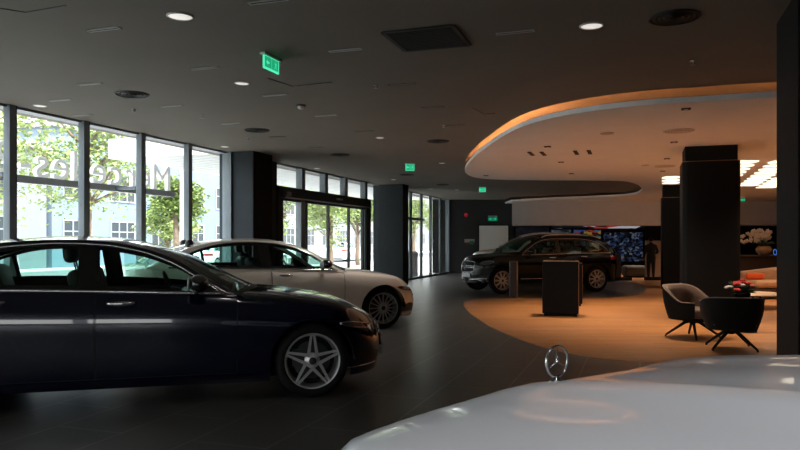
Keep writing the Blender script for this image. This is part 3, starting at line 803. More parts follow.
# near right column (perforated panels)
t = thing('column', 'tall dark perforated column at the right edge beside the silver hood', 'column', (3.40, 5.3, 0), -TH)
mb = MB(); mb.box(-.42, .42, -.42, .42, 0, CEIL); mb.build('core', mat('column_dark', (.008, .0085, .009), .6, spec=.15), t)
mb = MB()
for i in range(8):
    for j in range(11):
        for z0 in (1.75, .55): mb.box(-.36 + i * .035, -.36 + i * .035 + .012, -.423, -.419, z0 + j * .03, z0 + j * .03 + .012)
mb.build('perforation', mat('perforation_grey', (.10, .085, .08), .5), t)
# ------------------------------------------------------------------ ceiling fittings
E_LAMP = mat('lamp_disc', (.8, .78, .74), .5, emit=.35, ecol=(1, .95, .88))
M_WRING = mat('white_ring', (.6, .58, .55), .5)
M_SLOT = mat('slot_grey', (.42, .41, .40), .5)
M_VENT = mat('vent_dark', (.02, .02, .02), .6)
def disc_light(px, py, r, where, z=CEIL, glow=E_LAMP):
    x, y, _ = on_ceil(px, py, z); t = thing('ceiling_light', 'round white recessed ceiling light ' + where, 'ceiling light', (x, y, z), 0, 'round recessed ceiling lights')
    mb = MB(); mb.lathe([(r * .86, .0), (r * .9, -.012), (r, -.006), (r * 1.02, 0)], 32); mb.build('ring', M_WRING, t, smooth=True)
    mb = MB(); mb.lathe([(0, -.009), (r * .5, -.0085), (r * .88, -.005)], 32); mb.build('diffuser', glow, t, smooth=True)
for px, py, r, wh in ((180, 16, .105, 'at upper left, the largest in view'), (591.5, 25.5, .10, 'alone at upper right above the oval edge'), (242, 83, .085, 'just left below the big green exit sign'), (40, 105.5, .085, 'close to the leftmost window head'),
    (225, 146.5, .08, 'in front of the dark wall column'), (380, 137.5, .075, 'midway along the ceiling above the entrance'), (442, 163, .075, 'near the tip of the oval ceiling'), (317, 168.3, .08, 'nearest the head of the entrance windows'), (393.5, 179.5, .08, 'over the second wall column'),
    (431, 188.5, .09, 'over the far window strip'), (457, 190, .09, 'far back near the dark wall')):
    disc_light(px, py, r, wh)
def vent(px, py, r, where, z=CEIL, m=None, nm='round dark ring ceiling vent '):
    x, y, _ = on_ceil(px, py, z); t = thing('ceiling_vent', nm + where, 'vent', (x, y, z), 0, 'round ceiling vents'); m = m or M_VENT
    mb = MB(); mb.lathe([(r * .9, 0), (r * .93, -.016), (r, -.010), (r * 1.02, 0)], 36); mb.build('frame', m, t, smooth=True)
    mb = MB()
    for k in range(1, 5): q = r * .2 * k; mb.lathe([(q - .018 * r / .2, -.002), (q, -.014), (q + .006, -.002)], 32)
    mb.build('louvre_rings', m, t, smooth=True)
    mb = MB(); mb.lathe([(0, -.001), (r * .9, -.001)], 32); mb.build('backing', M_BWALL if m is M_VENT else mat('diffuser_grey', (.30, .28, .26), .6), t)
for px, py, wh in ((132, 94, 'above the second window from the left'), (257, 130, 'above the dark wall column'), (340, 154.5, 'above the entrance doors'), (438, 141, 'left of the oval ceiling edge'), (407, 174.5, 'above the second wall column'), (442.5, 184.5, 'above the far windows'), (674, 17, 'faint at the upper right')):
    vent(px, py, .20, wh)
vent(678.7, 130.5, .22, 'set in the white oval ceiling before the big black column', DROP, M_WRING, 'large white ring diffuser '); vent(664.7, 166, .22, 'set in the white ceiling farther back left of the column', DROP, M_WRING, 'large white ring diffuser ')
vent(607, 133, .10, 'small flat disc on the white oval ceiling', DROP, M_WRING, 'small white '); vent(645, 130 + 35, .08, 'beside the far ring on the white ceiling', DROP, M_WRING, 'tiny white ')
sl = [(104, 29, 'brightest, at upper left'), (205, 68, 'left of the big exit sign'), (172, 106, 'right of the ring vent over the windows'), (345, 50, 'right of the big exit sign'), (275, 95, 'below the big exit sign'), (326, 115.5, 'beside the smoke detector'), (90, 84, 'left of the ring vent over the windows'), (515, 32, 'right of the square grille'),
      (268, 1, 'cut by the top edge of the picture'), (315, 147.5, 'over the entrance, nearer'), (231, 123.5, 'above the third window'), (278, 136.5, 'over the entrance corner'), (364, 131, 'in mid ceiling, faint'), (83, 115, 'at the second window head'), (433, 107, 'right of the sprinkler in mid ceiling'), (402, 84, 'behind the square grille'), (455, 125, 'left of the oval edge'), (60, 100, 'over the leftmost panes')]
for px, py, wh in sl:
    x, y, _ = on_ceil(px, py); t = thing('slot_diffuser', 'narrow linear ceiling slot ' + wh, 'slot diffuser', (x, y, CEIL), -TH, 'linear ceiling slots')
    mb = MB(); mb.box(-.165, .165, -.026, -.014, -.008, 0); mb.box(-.165, .165, .014, .026, -.008, 0); mb.box(-.165, -.155, -.026, .026, -.008, 0); mb.box(.155, .165, -.026, .026, -.008, 0)
    mb.build('frame', M_SLOT if py < 125 and px < 360 or px == 515 else M_CEIL, t)
    mb = MB(); mb.box(-.155, .155, -.014, .014, -.004, 0); mb.build('blade', M_VENT if (px + py) % 2 else M_SLOT, t)
# square dark grille
q = [on_ceil(*p) for p in ((388, 31), (455, 26), (465, 45), (402, 50))]; cx = sum(p[0] for p in q) / 4; cy = sum(p[1] for p in q) / 4
t = thing('return_grille', 'square black return air grille in the dark ceiling above the aisle', 'grille', (cx, cy, CEIL), -TH)
mb = MB(); 
for s_ in (-1, 1): mb.box(-.31, .31, s_ * .31 - .02, s_ * .31 + .02, -.012, 0); mb.box(s_ * .31 - .02, s_ * .31 + .02, -.31, .31, -.012, 0)
mb.build('frame', M_VENT, t); mb = MB(); mb.box(-.3, .3, -.3, .3, -.003, 0); mb.build('backing', mat('void_black', (.003, .003, .003), .9), t)
mb = MB()
for k in range(14): mb.box(-.3, .3, -.29 + k * .043, -.28 + k * .043, -.010, -.002)
mb.build('slats', M_VENT, t)
# access hatch lines
for P, wh in (([(268, 78), (292, 86), (332, 82)], 'below the big exit sign'), ([(0, 8), (26, 12), (66, 5)], 'at the top left corner'), ([(473, 108), (484, 114), (495, 113)], 'left of the oval edge')):
    pts = [Vector(on_ceil(*p)) for p in P]; mb = MB(); mb.tube(pts, .006, 4)
    o = mb.build('hatch_gap', M_VENT); tag(o, 'thin dark outline of an access hatch in the ceiling ' + wh, 'hatch outline')
# smoke detector + sprinklers
x, y, _ = on_ceil(301, 105); t = thing('smoke_detector', 'white domed smoke detector on the ceiling right below the big exit sign', 'smoke detector', (x, y, CEIL))
mb = MB(); mb.lathe([(.062, 0), (.062, -.015), (.05, -.02)], 24); mb.build('base', M_VENT, t, smooth=True)
mb = MB(); mb.lathe([(.045, -.018), (.045, -.04), (.03, -.055), (0, -.06)], 24); mb.build('sensor_dome', M_WRING, t, smooth=True)
for px, py, wh in ((134, 109, 'beneath the ring vent over the windows'), (202, 115.5, 'left of the smoke detector'), (376, 85, 'in mid ceiling behind the square grille'), (693, 61, 'at upper right over the oval edge'), (443.5, 125, 'left of the oval edge'), (248, 138, 'near the dark wall column')):
    x, y, _ = on_ceil(px, py); t = thing('sprinkler_head', 'small sprinkler head ' + wh, 'sprinkler', (x, y, CEIL), 0, 'ceiling sprinklers')
    mb = MB(); mb.lathe([(.03, 0), (.028, -.006), (.008, -.01), (.008, -.035)], 16); mb.build('stem', M_SLOT, t, smooth=True)
    mb = MB(); mb.lathe([(0, -.037), (.022, -.036), (.022, -.04), (0, -.041)], 12); mb.build('deflector', M_SLOT, t, smooth=True)
# exit signs
E_GRN = emis('exit_green', (.01, .26, .12), .7); E_GRN2 = emis('exit_glow', (.07, .60, .34), .7); M_GRN = mat('exit_dark_green', (.0, .16, .07), .4, emit=.25, ecol=(0, .3, .14))
def exit_sign(loc, rz, w, h, label, wall=False, group=None):
    t = thing('exit_sign', label, 'exit sign', loc, rz, group)
    mb = MB()
    if not wall: mb.box(-w * .56, w * .56, -.03, .03, -.02, 0)
    else: mb.box(-w * .5, w * .5, -.01, .03, h * .02, h * .3)
    mb.build('mount', M_WRING, t)
    z1 = -.02; mb = MB(); mb.box(-w / 2, w / 2, -.006, .006, z1 - h, z1); mb.build('panel', E_GRN2 if not wall else M_GRN, t)
    for sy in (-1, 1):
        mb = MB(); e = .07 * w
        y = sy * .008
        mb.box(-w / 2 + e, -.02 * w, y - .001, y + .001, z1 - h + e, z1 - e * .4); mb.box(.02 * w, w / 2 - e, y - .001, y + .001, z1 - h + e, z1 - e * .4)
        mb.build('pictogram_field', E_GRN if not wall else M_GRN, t)
        mb = MB(); y = sy * .0105; zc = z1 - h * .48; u = h * .28
        # arrow
        def pz(P): mb.add([(p[0], y, p[1]) for p in P], [tuple(range(len(P)))])
        ax = -w * .25
        pz([(ax - u, zc), (ax - u * .1, zc + u * .8), (ax - u * .1, zc + u * .3), (ax + u * .8, zc + u * .3), (ax + u * .8, zc - u * .3), (ax - u * .1, zc - u * .3), (ax - u * .1, zc - u * .8)])
        # running figure
        bx = w * .25
        pz([(bx - .12 * u, zc + 1.05 * u), (bx + .2 * u, zc + 1.05 * u), (bx + .2 * u, zc + .75 * u), (bx - .12 * u, zc + .75 * u)])
        pz([(bx - .15 * u, zc + .65 * u), (bx + .3 * u, zc + .65 * u), (bx + .25 * u, zc - .1 * u), (bx - .2 * u, zc - .1 * u)])
        pz([(bx - .2 * u, zc - .1 * u), (bx + .05 * u, zc - .1 * u), (bx - .5 * u, zc - .95 * u), (bx - .75 * u, zc - .85 * u)])
        pz([(bx, zc - .1 * u), (bx + .25 * u, zc - .1 * u), (bx + .7 * u, zc - .9 * u), (bx + .45 * u, zc - .95 * u)])
        pz([(bx - .7 * u, zc + .5 * u), (bx - .15 * u, zc + .65 * u), (bx - .15 * u, zc + .45 * u), (bx - .65 * u, zc + .32 * u)])
        pz([(bx + .3 * u, zc + .6 * u), (bx + .75 * u, zc + .2 * u), (bx + .62 * u, zc + .1 * u), (bx + .28 * u, zc + .35 * u)])
        mb.build('pictogram', E_GRN2 if not wall else E_GRN2, t)
    return t
x, y, _ = on_ceil(271, 56); exit_sign((x, y, CEIL), -TH + PI / 2, .30, .13, 'green exit sign hanging from the ceiling at upper left, the largest one')
x, y, _ = on_ceil(410, 163.5); exit_sign((x, y, CEIL), -TH + PI / 2 - .9, .22, .15, 'small green exit sign hanging above the second wall column')
x, y, _ = on_ceil(482.5, 187); exit_sign((x, y, CEIL), 0, .22, .15, 'small green exit sign hanging below the tip of the oval ceiling')
exit_sign((X_(492.5, Yw), Yw - .06, Z_(216.8, Yw)), 0, .40, .16, 'green exit sign mounted above the white door', True)
exit_sign((X_(743, 22.), 22., Z_(197.5, 22.)), 0, .14, .11, 'tiny green exit sign under the white ceiling between the right columns', True)
# small black square downlights and dashes on the white ceiling
for px, py, wh in ((686, 108.6, 'nearest the glowing rim'), (674, 142, 'behind the near ring diffuser'), (667, 158.5, 'before the far ring diffuser'), (662.6, 171, 'farthest back, small'), (547.5, 146.5, 'in the middle of the oval'), (561, 162, 'toward the back rim'), (571.5, 173.5, 'at the back rim'), (486, 175.5, 'near the oval tip')):
    x, y, _ = on_ceil(px, py, DROP); t = thing('square_downlight', 'small black square downlight on the white ceiling ' + wh, 'downlight', (x, y, DROP), -TH, 'black square downlights')
    mb = MB(); mb.box(-.055, .055, -.055, .055, -.012, 0); mb.build('housing', M_VENT, t, bevel=.003)
    mb = MB(); mb.lathe([(0, -.013), (.03, -.013)], 12); mb.build('lens', E_WARM if False else M_WRING, t)
for px, py, wh in ((531, 153.5, 'leftmost'), (543, 153.5, 'second from left'), (576, 152.5, 'third from left'), (589.5, 152, 'rightmost')):
    x, y, _ = on_ceil(px, py, DROP); mb = MB(); mb.box(-.035, .035, -.28, .28, -.010, 0)
    o = mb.build('ceiling_slot', M_VENT, None, (x, y, DROP), (0, 0, -.32)); tag(o, 'thin dark slot in the white oval ceiling, ' + wh + ' of the four', 'ceiling slot', 'dark slots of the oval ceiling')
# luminous slat arrays
E_SLAT = emis('slat_glow', (1, .86, .66), .85)
def slats(x, y, n, label, w=.42, d=.45, pitch=.75):
    t = thing('slat_luminaire', label, 'ceiling light', (x, y, DROP), 0)
    for k in range(n):
        mb = MB(); mb.box(-w / 2 + .38 * pitch * k, w / 2 + .38 * pitch * k, -d / 2 + pitch * k, d / 2 + pitch * k, -.03, -.002); mb.build('light_bar', E_SLAT, t)
slats(6.95, 17.9, 3, 'small stack of three glowing ceiling panels left of the big column', .36, .40, .85)
slats(7.08, 14.4, 9, 'row of glowing ceiling panels closest to the big black column', .44, .34, .75)
slats(7.88, 14.4, 9, 'middle and longest row of glowing ceiling panels right of the big column', .46, .32, .75)
slats(9.95, 18.15, 5, 'short row of glowing ceiling panels nearest the dark column on the right', .5, .34, .75)
# ------------------------------------------------------------------ cars
def paint(name, col, rough=.25, metal=.3, coat=1):
    m = mat(name, col, rough, metal, coat); return m
P_NAVY = paint('navy_paint', (.003, .005, .019), .18, .3)
P_CHAMP = paint('champagne_paint', (.85, .76, .67), .35, .05)
P_BLACK = mat('black_paint', (.003, .003, .003), .2, 0, .25, spec=.2)
P_CREAM = paint('cream_paint', (.85, .78, .66), .35, .1)
P_SILV = paint('silver_white_paint', (.53, .56, .61), .34, .0, .6)
P_WHITE = paint('street_white_paint', (.7, .72, .73), .3, 0)
def place(px_wheel, py, phi, W):  # unused helper
    pass
a_ = math.radians(15)
navy = Car(**SEDAN).build('car', 'dark navy blue sedan with five twin-spoke wheels in the left foreground', P_NAVY, (-1.01, 7.12, 0), a_)
S2 = dict(SEDAN); S2.update(spoke='multi')
Car(**S2).build('car', 'pale champagne sedan with many-spoke wheels parked behind the navy sedan', P_CHAMP, (-.61, 12.03, 0), math.radians(23))
SUV['sillchrome'] = True; Car(**SUV).build('car', 'black sport utility car with bright roof rails facing left on the dark bay', P_BLACK, (2.47, 19.48, .002), math.radians(197.2))
SUV['sillchrome'] = False; S3 = dict(SUV); S3.update(rails=None, top=[(a_, b_ + (.03 if a_ > -.5 else 0)) for a_, b_ in SUV['top']]); Car(**S3).build('car', 'cream car almost hidden behind the black sport utility car', P_CREAM, (3.05, 22.9, .002), math.radians(197)).scale = (1, 1, 1.05)
# foreground car : only its bonnet shows
FG = dict(SEDAN); FG.update(W=.945, Lf=.92, af=.85, n=3.0, xf=-.95, xh=-1.95, xg=-3.1, win=(-1.15, -3.3), doors=[(-1.1, -1.95, 0), (-1.96, -2.86, 0)], panes=[(-1.3, -1.88), (-2.0, -2.76)], pillars=[(-1.94, .1), (-2.78, .04)], z0=.25, rw=.38, ra=.42, rim=.29,
    top=[(.92, .93), (.88, .985), (.80, 1.014), (.7, 1.036), (.5, 1.069), (.3, 1.099), (0, 1.138), (-.5, 1.18), (-.95, 1.205), (-.99, 1.225), (-1.4, 1.42), (-1.95, 1.60), (-2.5, 1.64), (-3.1, 1.55), (-3.55, 1.25), (-3.56, 1.22), (-4.08, 1.15)],
    sh=[(.92, .87), (.8, .935), (.6, .975), (.3, 1.0), (0, 1.025), (-.95, 1.06), (-3, 1.09), (-4.08, 1.02)],
    cant=[(-.95, 1.09), (-1.05, 1.13), (-1.5, 1.37), (-1.95, 1.51), (-2.5, 1.55), (-3.1, 1.45), (-3.4, 1.25), (-3.55, 1.13)],
    belt=[(-.8, 1.09), (-2.3, 1.11), (-3.6, 1.12)],
    winde=[(-.9, 1.0), (-1.1, 1.10), (-1.5, 1.3), (-1.95, 1.45), (-2.5, 1.49), (-3.0, 1.38), (-3.3, 1.1)],
    hood=[(.88, .38), (.72, .64), (.54, .82), (.40, .92), (.32, .955), (.25, .97), (.15, .99), (0, 1)], ridge=lambda x, y: .016 * sstep(.80, .50, x) * math.exp(-((abs(y) - .30) / .075) ** 2), grz=(.5, .82), lampz=(.76, .84, .82, .90), ink=(.34, .5), gstar=False, hseam=0, plz=.36, seatx=-1.9)
HEAD = math.radians(125)

fgc = Car(**FG); pst = fgc.section(.80, fgc.planY(.80))[-1]; sx_ = pst[0]; zst = pst[2]
star_w = Vector((.442, 1.97, 0)); fo = star_w - (R(HEAD) @ Vector((sx_, 0, 0)))
fg = fgc.build('car', 'silver white car in the right foreground with a chrome star standing on its bonnet', P_SILV, fo, HEAD)
em = MB(); em.lathe([(0, 0), (.020, 0), (.020, .004), (.010, .008), (.007, .016), (0, .018)], 20, T(sx_, 0, zst - .002)); star_emblem(em, (sx_, 0, zst + .014 + .043), .043, .0075, R(0))
em.build('bonnet_star', M_CHROME, fg, smooth=True)

# ------------------------------------------------------------------ kiosks
def kiosk(x, y, w, d, h, rz, label):
    t = thing('display_kiosk', label, 'kiosk', (x, y, .006), rz)
    mb = MB(); mb.box(-w / 2, w / 2, -d / 2, d / 2, .05, h); mb.build('cabinet', M_CLAD, t, bevel=.012)
    mb = MB(); mb.box(-w / 2 + .03, w / 2 - .03, -d / 2 + .03, d / 2 - .03, 0, .05); mb.build('plinth', M_BWALL, t)
    mb = MB(); mb.box(w / 2 - .004, w / 2 + .006, -d / 2 + .02, -d / 2 + .05, .12, h - .05); mb.box(-w / 2 + .02, w / 2 - .0, -d / 2 - .004, -d / 2 + .02, h - .006, h + .004); mb.build('edge_strip', M_COPPER, t)
    mb = MB(); mb.box(-w / 2 + .06, w / 2 - .06, -d / 2 + .08, d / 2 - .06, h, h + .012); mb.build('glass_top', M_BLK, t)
    return t
kiosk(X_(558.5, 13.2) + .05, 13.25, .66, .45, 1.03, -.24, 'broad black display cabinet standing on the oak floor before the black car')
kiosk(X_(573, 15.2), 15.3, .44, .45, .93, -.24, 'black cabinet peeking out behind the right side of the broad one')
t = thing('display_kiosk', 'slim dark slab stand with a copper edge beside the front wheel of the black car', 'kiosk', (X_(514, 17.55), 17.55, .006), -.1)
mb = MB(); mb.box(-.11, .06, -.16, .16, 0, .89); mb.build('slab', mat('slab_grey', (.03, .034, .04), .35), t, bevel=.015)
mb = MB(); mb.box(.06, .085, -.16, .16, .0, .89); mb.build('edge_strip', M_COPPER, t)
# ------------------------------------------------------------------ tub chairs
def tub_chair(loc, rz, hb, ha, m_out, m_in, label):
    t = thing('tub_chair', label, 'chair', loc, rz)   # faces local +x
    n = 40; out = []; inn = []
    zb = .27
    for k in range(n + 1):
        a = math.radians(48 + (312 - 48) * k / n)     # open towards +x
        c, s_ = math.cos(a), math.sin(a); e = (abs(c) ** 3.2 + abs(s_) ** 3.2) ** (-1 / 3.2)
        back = (1 - math.cos(a)) / 2; h = ha + (hb - ha) * sstep(.35, .95, back)
        ro = .37
        pr = []
        for f in (0, .08, .25, .5, .75, .95, 1.0):
            z = zb + (h - zb) * f; r_ = ro * (.80 + .20 * math.sin(min(1, f * 1.15) * PI / 2))
            pr.append(Vector((e * r_ * c * .98, e * r_ * s_, z)))
        top_ = Vector((e * (ro - .03) * c * .98, e * (ro - .03) * s_, h + .012))
        pi_ = []
        for f in (.97, .7, .4, .2):
            z = zb + (h - zb) * f; r_ = (ro - .06) * (.84 + .16 * f); pi_.append(Vector((e * r_ * c * .98, e * r_ * s_, z)))
        out.append(pr); inn.append([pr[-1], top_] + pi_)
    mb = MB(); mb.grid(out); mb.build('outer_shell', m_out, t, smooth=True)
    mb = MB(); mb.grid(inn)
    for r0, r1 in ((out[0], inn[0]), (out[-1], inn[-1])):
        poly = list(r0) + [r1[1]] + list(r1[2:]); mb.add(poly, [tuple(range(len(poly)))])
    mb.build('inner_shell', m_in, t, smooth=True)
    mb = MB(); mb.tube([r[-1] + Vector((0, 0, .004)) for r in out], .007, 6); mb.build('piping', m_in, t, smooth=True)
    mb = MB(); add_rbox(mb, .60, .54, .13, .05, T(.03, 0, .30)); mb.build('seat', m_in, t, smooth=True)
    mb = MB(); P = [(.30 * math.copysign(abs(math.cos(a)) ** .8, math.cos(a)), .30 * math.copysign(abs(math.sin(a)) ** .8, math.sin(a))) for a in [2 * PI * k / 28 for k in range(28)]]
    mb.prism(P, .262, .30); mb.build('seat_pan', m_out, t)
    mb = MB(); mb.lathe([(0, .265), (.05, .265), (.045, .20), (.03, .19), (0, .19)], 20); mb.build('swivel', M_BWALL, t, smooth=True)
    for k in range(4):
        a = PI / 4 + k * PI / 2; c, s_ = math.cos(a), math.sin(a); mb = MB()
        mb.tube([(c * .02, s_ * .02, .235), (c * .10, s_ * .10, .215), (c * .37, s_ * .37, .022)], [.022, .022, .015], 8); mb.tube([(c * .37, s_ * .37, .02), (c * .37, s_ * .37, .0)], .014, 8)
        mb.build('leg', M_BWALL, t, smooth=True)
    return t
M_BR = mat('brown_fabric', (.10, .062, .045), .85, noise=.25, nscale=60, sheen=.3); M_BK = mat('charcoal_shell', (.010, .010, .010), .7, spec=.15); M_BRI = mat('brown_seat_fabric', (.12, .065, .04), .85, noise=.2, nscale=60)
tub_chair((X_(694, 10.2), 10.25, .006), math.radians(-60), .75, .52, M_BK, M_BR, 'brown fabric tub chair facing right on splayed black legs')
tub_chair((X_(733, 9.1), 9.15, .006), math.radians(75), .68, .60, M_BK, M_BR, 'black backed tub chair turned away, nearest the dark perforated column')
# ------------------------------------------------------------------ lounge corner behind the big column
Yt = 15.5
t = thing('coffee_table', 'round pale topped coffee table beside the tan sofa', 'table', (X_(752, 14.9), 14.9, .006))
mb = MB(); mb.lathe([(0, .30), (.62, .30), (.64, .285), (.62, .27), (0, .27)], 48); mb.build('table_top', mat('pale_stone', (.55, .42, .30), .35), t, auto=.6)
mb = MB(); mb.lathe([(.22, 0), (.22, .02), (.05, .04), (.05, .27)], 24); mb.build('pedestal', M_BWALL, t, auto=.6)
t = thing('sofa', 'tan upholstered sofa with a low sloping back behind the coffee table', 'sofa', (X_(772, 17.2) + .4, 17.2, .006), 0)
M_TAN = mat('tan_leather', (.42, .24, .13), .55, noise=.1)
mb = MB(); add_rbox(mb, 2.0, .85, .18, .06, T(0, 0, .27)); mb.build('seat', M_TAN, t, smooth=True)
mb = MB(); add_rbox(mb, 2.0, .26, .40, .08, T(0, .36, .36) @ R(-.12, 'Y')); mb.build('backrest', M_TAN, t, smooth=True)
mb = MB(); add_rbox(mb, 1.95, .8, .2, .02, T(0, 0, .07)); mb.build('base', mat('brown_base', (.07, .035, .02), .6), t)
for x in (-.85, .85):
    for y in (-.3, .3): mb = MB(); mb.box(x - .02, x + .02, y - .02, y + .02, 0, .08); mb.build('leg', M_BWALL, t)
mb = MB(); add_rbox(mb, .42, .16, .16, .05); o = mb.build('cushion', mat('orange_fabric', (.75, .12, .02), .8), None, (X_(753, 17.3) + .05, 17.3, .462), smooth=True); tag(o, 'bright orange red cushion lying on the tan sofa end', 'cushion')
# low side table with flowers
t = thing('side_table', 'low black side table carrying the red flowers behind the black tub chair', 'table', (X_(743, 10.9), 10.9, .006))
mb = MB(); mb.lathe([(0, .50), (.30, .50), (.30, .47), (0, .47)], 36); mb.build('table_top', M_CLAD, t, auto=.6); mb = MB(); mb.lathe([(.2, 0), (.2, .02), (.03, .03), (.03, .47)], 20); mb.build('pedestal', M_BWALL, t, auto=.6)
t = thing('flower_arrangement', 'low arrangement of dark red flowers with green leaves on the black side table', 'flowers', (X_(742, 10.9), 10.9, .507)); t.scale = (1.25, 1.25, 1.15)
mb = MB(); mb.lathe([(0, 0), (.07, 0), (.10, .06), (.09, .10), (.08, .10)], 20); mb.build('bowl', M_BWALL, t, smooth=True)
M_RF = mat('red_petals', (.35, .01, .015), .6); M_LF = mat('leaf_green', (.03, .08, .03), .6); M_PF = mat('pale_petals', (.35, .33, .34), .6)
for k in range(22):
    a = random.uniform(0, 2 * PI); r = random.uniform(0, .2); z = .13 + .14 * (1 - r / .2) * random.uniform(.6, 1); mb = MB(); c = (r * math.cos(a), r * math.sin(a), z); q = random.uniform(.025, .045)
    for j in range(5):
        b = 2 * PI * j / 5; mb.ell((0, 0, 0), (q * .7, q * .4, q * .55), 8, 5, M=T(*c) @ R(b) @ T(q * .5, 0, 0) @ R(-.5, 'Y'))
    mb.ell(c, (q * .4, q * .4, q * .4), 8, 5); mb.build('bloom', M_PF if (math.cos(a) < -.3 and k % 2) else M_RF, t, smooth=True)
mb = MB()
for k in range(40):
    a = random.uniform(0, 2 * PI); M = T(0, 0, .09) @ R(a) @ R(random.uniform(-.9, -.1), 'Y'); L = random.uniform(.14, .24); w = .022
    mb.add([M @ Vector(p) for p in ((0, 0, 0), (L * .5, w, .01), (L, 0, -.02), (L * .5, -w, .01))], [(0, 1, 2, 3)])
mb.build('foliage', M_LF, t)
# back counter, orchid
t = thing('reception_counter', 'long dark counter against the back wall under the orchid', 'counter', (X_(765, 22), 22, .006))
mb = MB(); mb.box(-1.3, 1.7, -.35, .35, 0, .92); mb.build('body', mat('dark_walnut', (.035, .018, .011), .5), t, bevel=.01)
mb = MB(); mb.box(-1.35, 1.95, -.4, .4, .92, .96); mb.build('counter_top', mat('dark_top', (.05, .03, .02), .4), t, bevel=.005)
t = thing('orchid', 'white orchid spray in a round tan pot on the dark counter', 'plant', (X_(764, 22), 22, .966)); t.scale = (1.2, 1.2, 1.1)
mb = MB(); mb.lathe([(0, 0), (.11, 0), (.19, .10), (.20, .18), (.14, .26), (.12, .26)], 28); mb.build('pot', mat('tan_pot', (.45, .27, .16), .5), t, smooth=True)
mb = MB(); stems = []
for k, (tx, tz) in enumerate(((-.55, .66), (-.35, .78), (-.1, .82), (-.62, .45), (.1, .75), (.2, .60))):
    P = [Vector((0, 0, .22)), Vector((tx * .15, 0, .5)), Vector((tx * .5, random.uniform(-.1, .1), tz * 1.02)), Vector((tx, random.uniform(-.12, .12), tz * .85))]
    C = [(1 - u) ** 3 * P[0] + 3 * u * (1 - u) ** 2 * P[1] + 3 * u * u * (1 - u) * P[2] + u ** 3 * P[3] for u in [i / 14 for i in range(15)]]
    stems.append(C); mb.tube(C, .006, 5)
mb.build('stems', M_LF, t, smooth=True)
M_OR = mat('white_petals', (.82, .68, .56), .6)
for C in stems:
    for q in C[5:]:
        mb = MB(); c = q + Vector((random.uniform(-.04, .04), random.uniform(-.05, .05), random.uniform(-.04, .03))); M = T(*c) @ R(random.uniform(0, 6)) 
        for j in range(5):
            b = 2 * PI * j / 5; mb.ell((0, 0, 0), (.035, .008, .022), 8, 5, M=T(*c) @ R(b, 'Y') @ T(.028, random.uniform(-.01, .01), 0))
        mb.build('bloom', M_OR, t, smooth=True)
mb = MB()
for k in range(7):
    a = k * .9; P = [(math.cos(a) * r, math.sin(a) * r, .24 + .12 * math.sin(r * 8)) for r in (0, .1, .2, .28)]; mb.tube(P, [.02, .045, .04, .005], 6)
mb.build('leaves', M_LF, t, smooth=True)
mb = MB(); mb.tube([(.05 * math.cos(a), 0, .09 * math.sin(a)) for a in [2 * PI * k / 20 for k in range(20)]], .006, 6, closed=True)
o = mb.build('light_ring', emis('blue_ring', (.1, .3, 1), .6), None, (X_(775, 22), 22, 1.5)); tag(o, 'small blue glowing ring beside the orchid', 'light'); o.location.z = 1.06 + .0
# beige stand with person
t = thing('beige_counter', 'beige panelled stand with a dark plinth at the far side of the oak floor', 'counter', (X_(654, 24.9), 25.3, .006))
mb = MB(); mb.box(-.22, .31, -.3, -.1, .12, 1.42); mb.build('panel', mat('beige_panel', (.33, .24, .18), .6), t, bevel=.01)
mb = MB(); mb.box(-.24, .33, -.32, -.08, 0, .12); mb.build('plinth', M_BWALL, t)
# low grey bench & screens
t = thing('low_bench', 'low dark grey rounded bench in front of the display wall', 'bench', (X_(634, 27), 27, .006))
mb = MB(); add_rbox(mb, .85, .6, .42, .12, T(0, 0, .05)); mb.build('seat', mat('bench_grey', (.06, .06, .062), .7), t, smooth=True); mb = MB(); mb.box(-.35, .35, -.22, .22, 0, .06); mb.build('base', M_BWALL, t)
def screen_mat(name, seed, s, cols, sc):
    m = bpy.data.materials.new(name); m.use_nodes = True; nt = m.node_tree; b = nt.nodes['Principled BSDF']; b.inputs['Base Color'].default_value = (.005, .005, .006, 1); b.inputs['Roughness'].default_value = .15
    tc = nt.nodes.new('ShaderNodeTexCoord'); mp = nt.nodes.new('ShaderNodeMapping'); mp.inputs['Location'].default_value = (seed, seed * .7, 0); mp.inputs['Scale'].default_value = sc
    n = nt.nodes.new('ShaderNodeTexVoronoi'); n.inputs['Scale'].default_value = 1; r = nt.nodes.new('ShaderNodeValToRGB')
    nt.links.new(tc.outputs['Object'], mp.inputs['Vector']); nt.links.new(mp.outputs['Vector'], n.inputs['Vector'])
    sp = nt.nodes.new('ShaderNodeSeparateColor'); nt.links.new(n.outputs['Color'], sp.inputs['Color']); nt.links.new(sp.outputs['Red'], r.inputs['Fac'])
    r.color_ramp.interpolation = 'CONSTANT'; e = r.color_ramp.elements
    while len(e) < len(cols): e.new(.5)
    for i, c in enumerate(cols): e[i].position = i / len(cols); e[i].color = (*c, 1)
    nt.links.new(r.outputs['Color'], b.inputs['Emission Color']); b.inputs['Emission Strength'].default_value = s; return m
K_ = (.004, .004, .005)
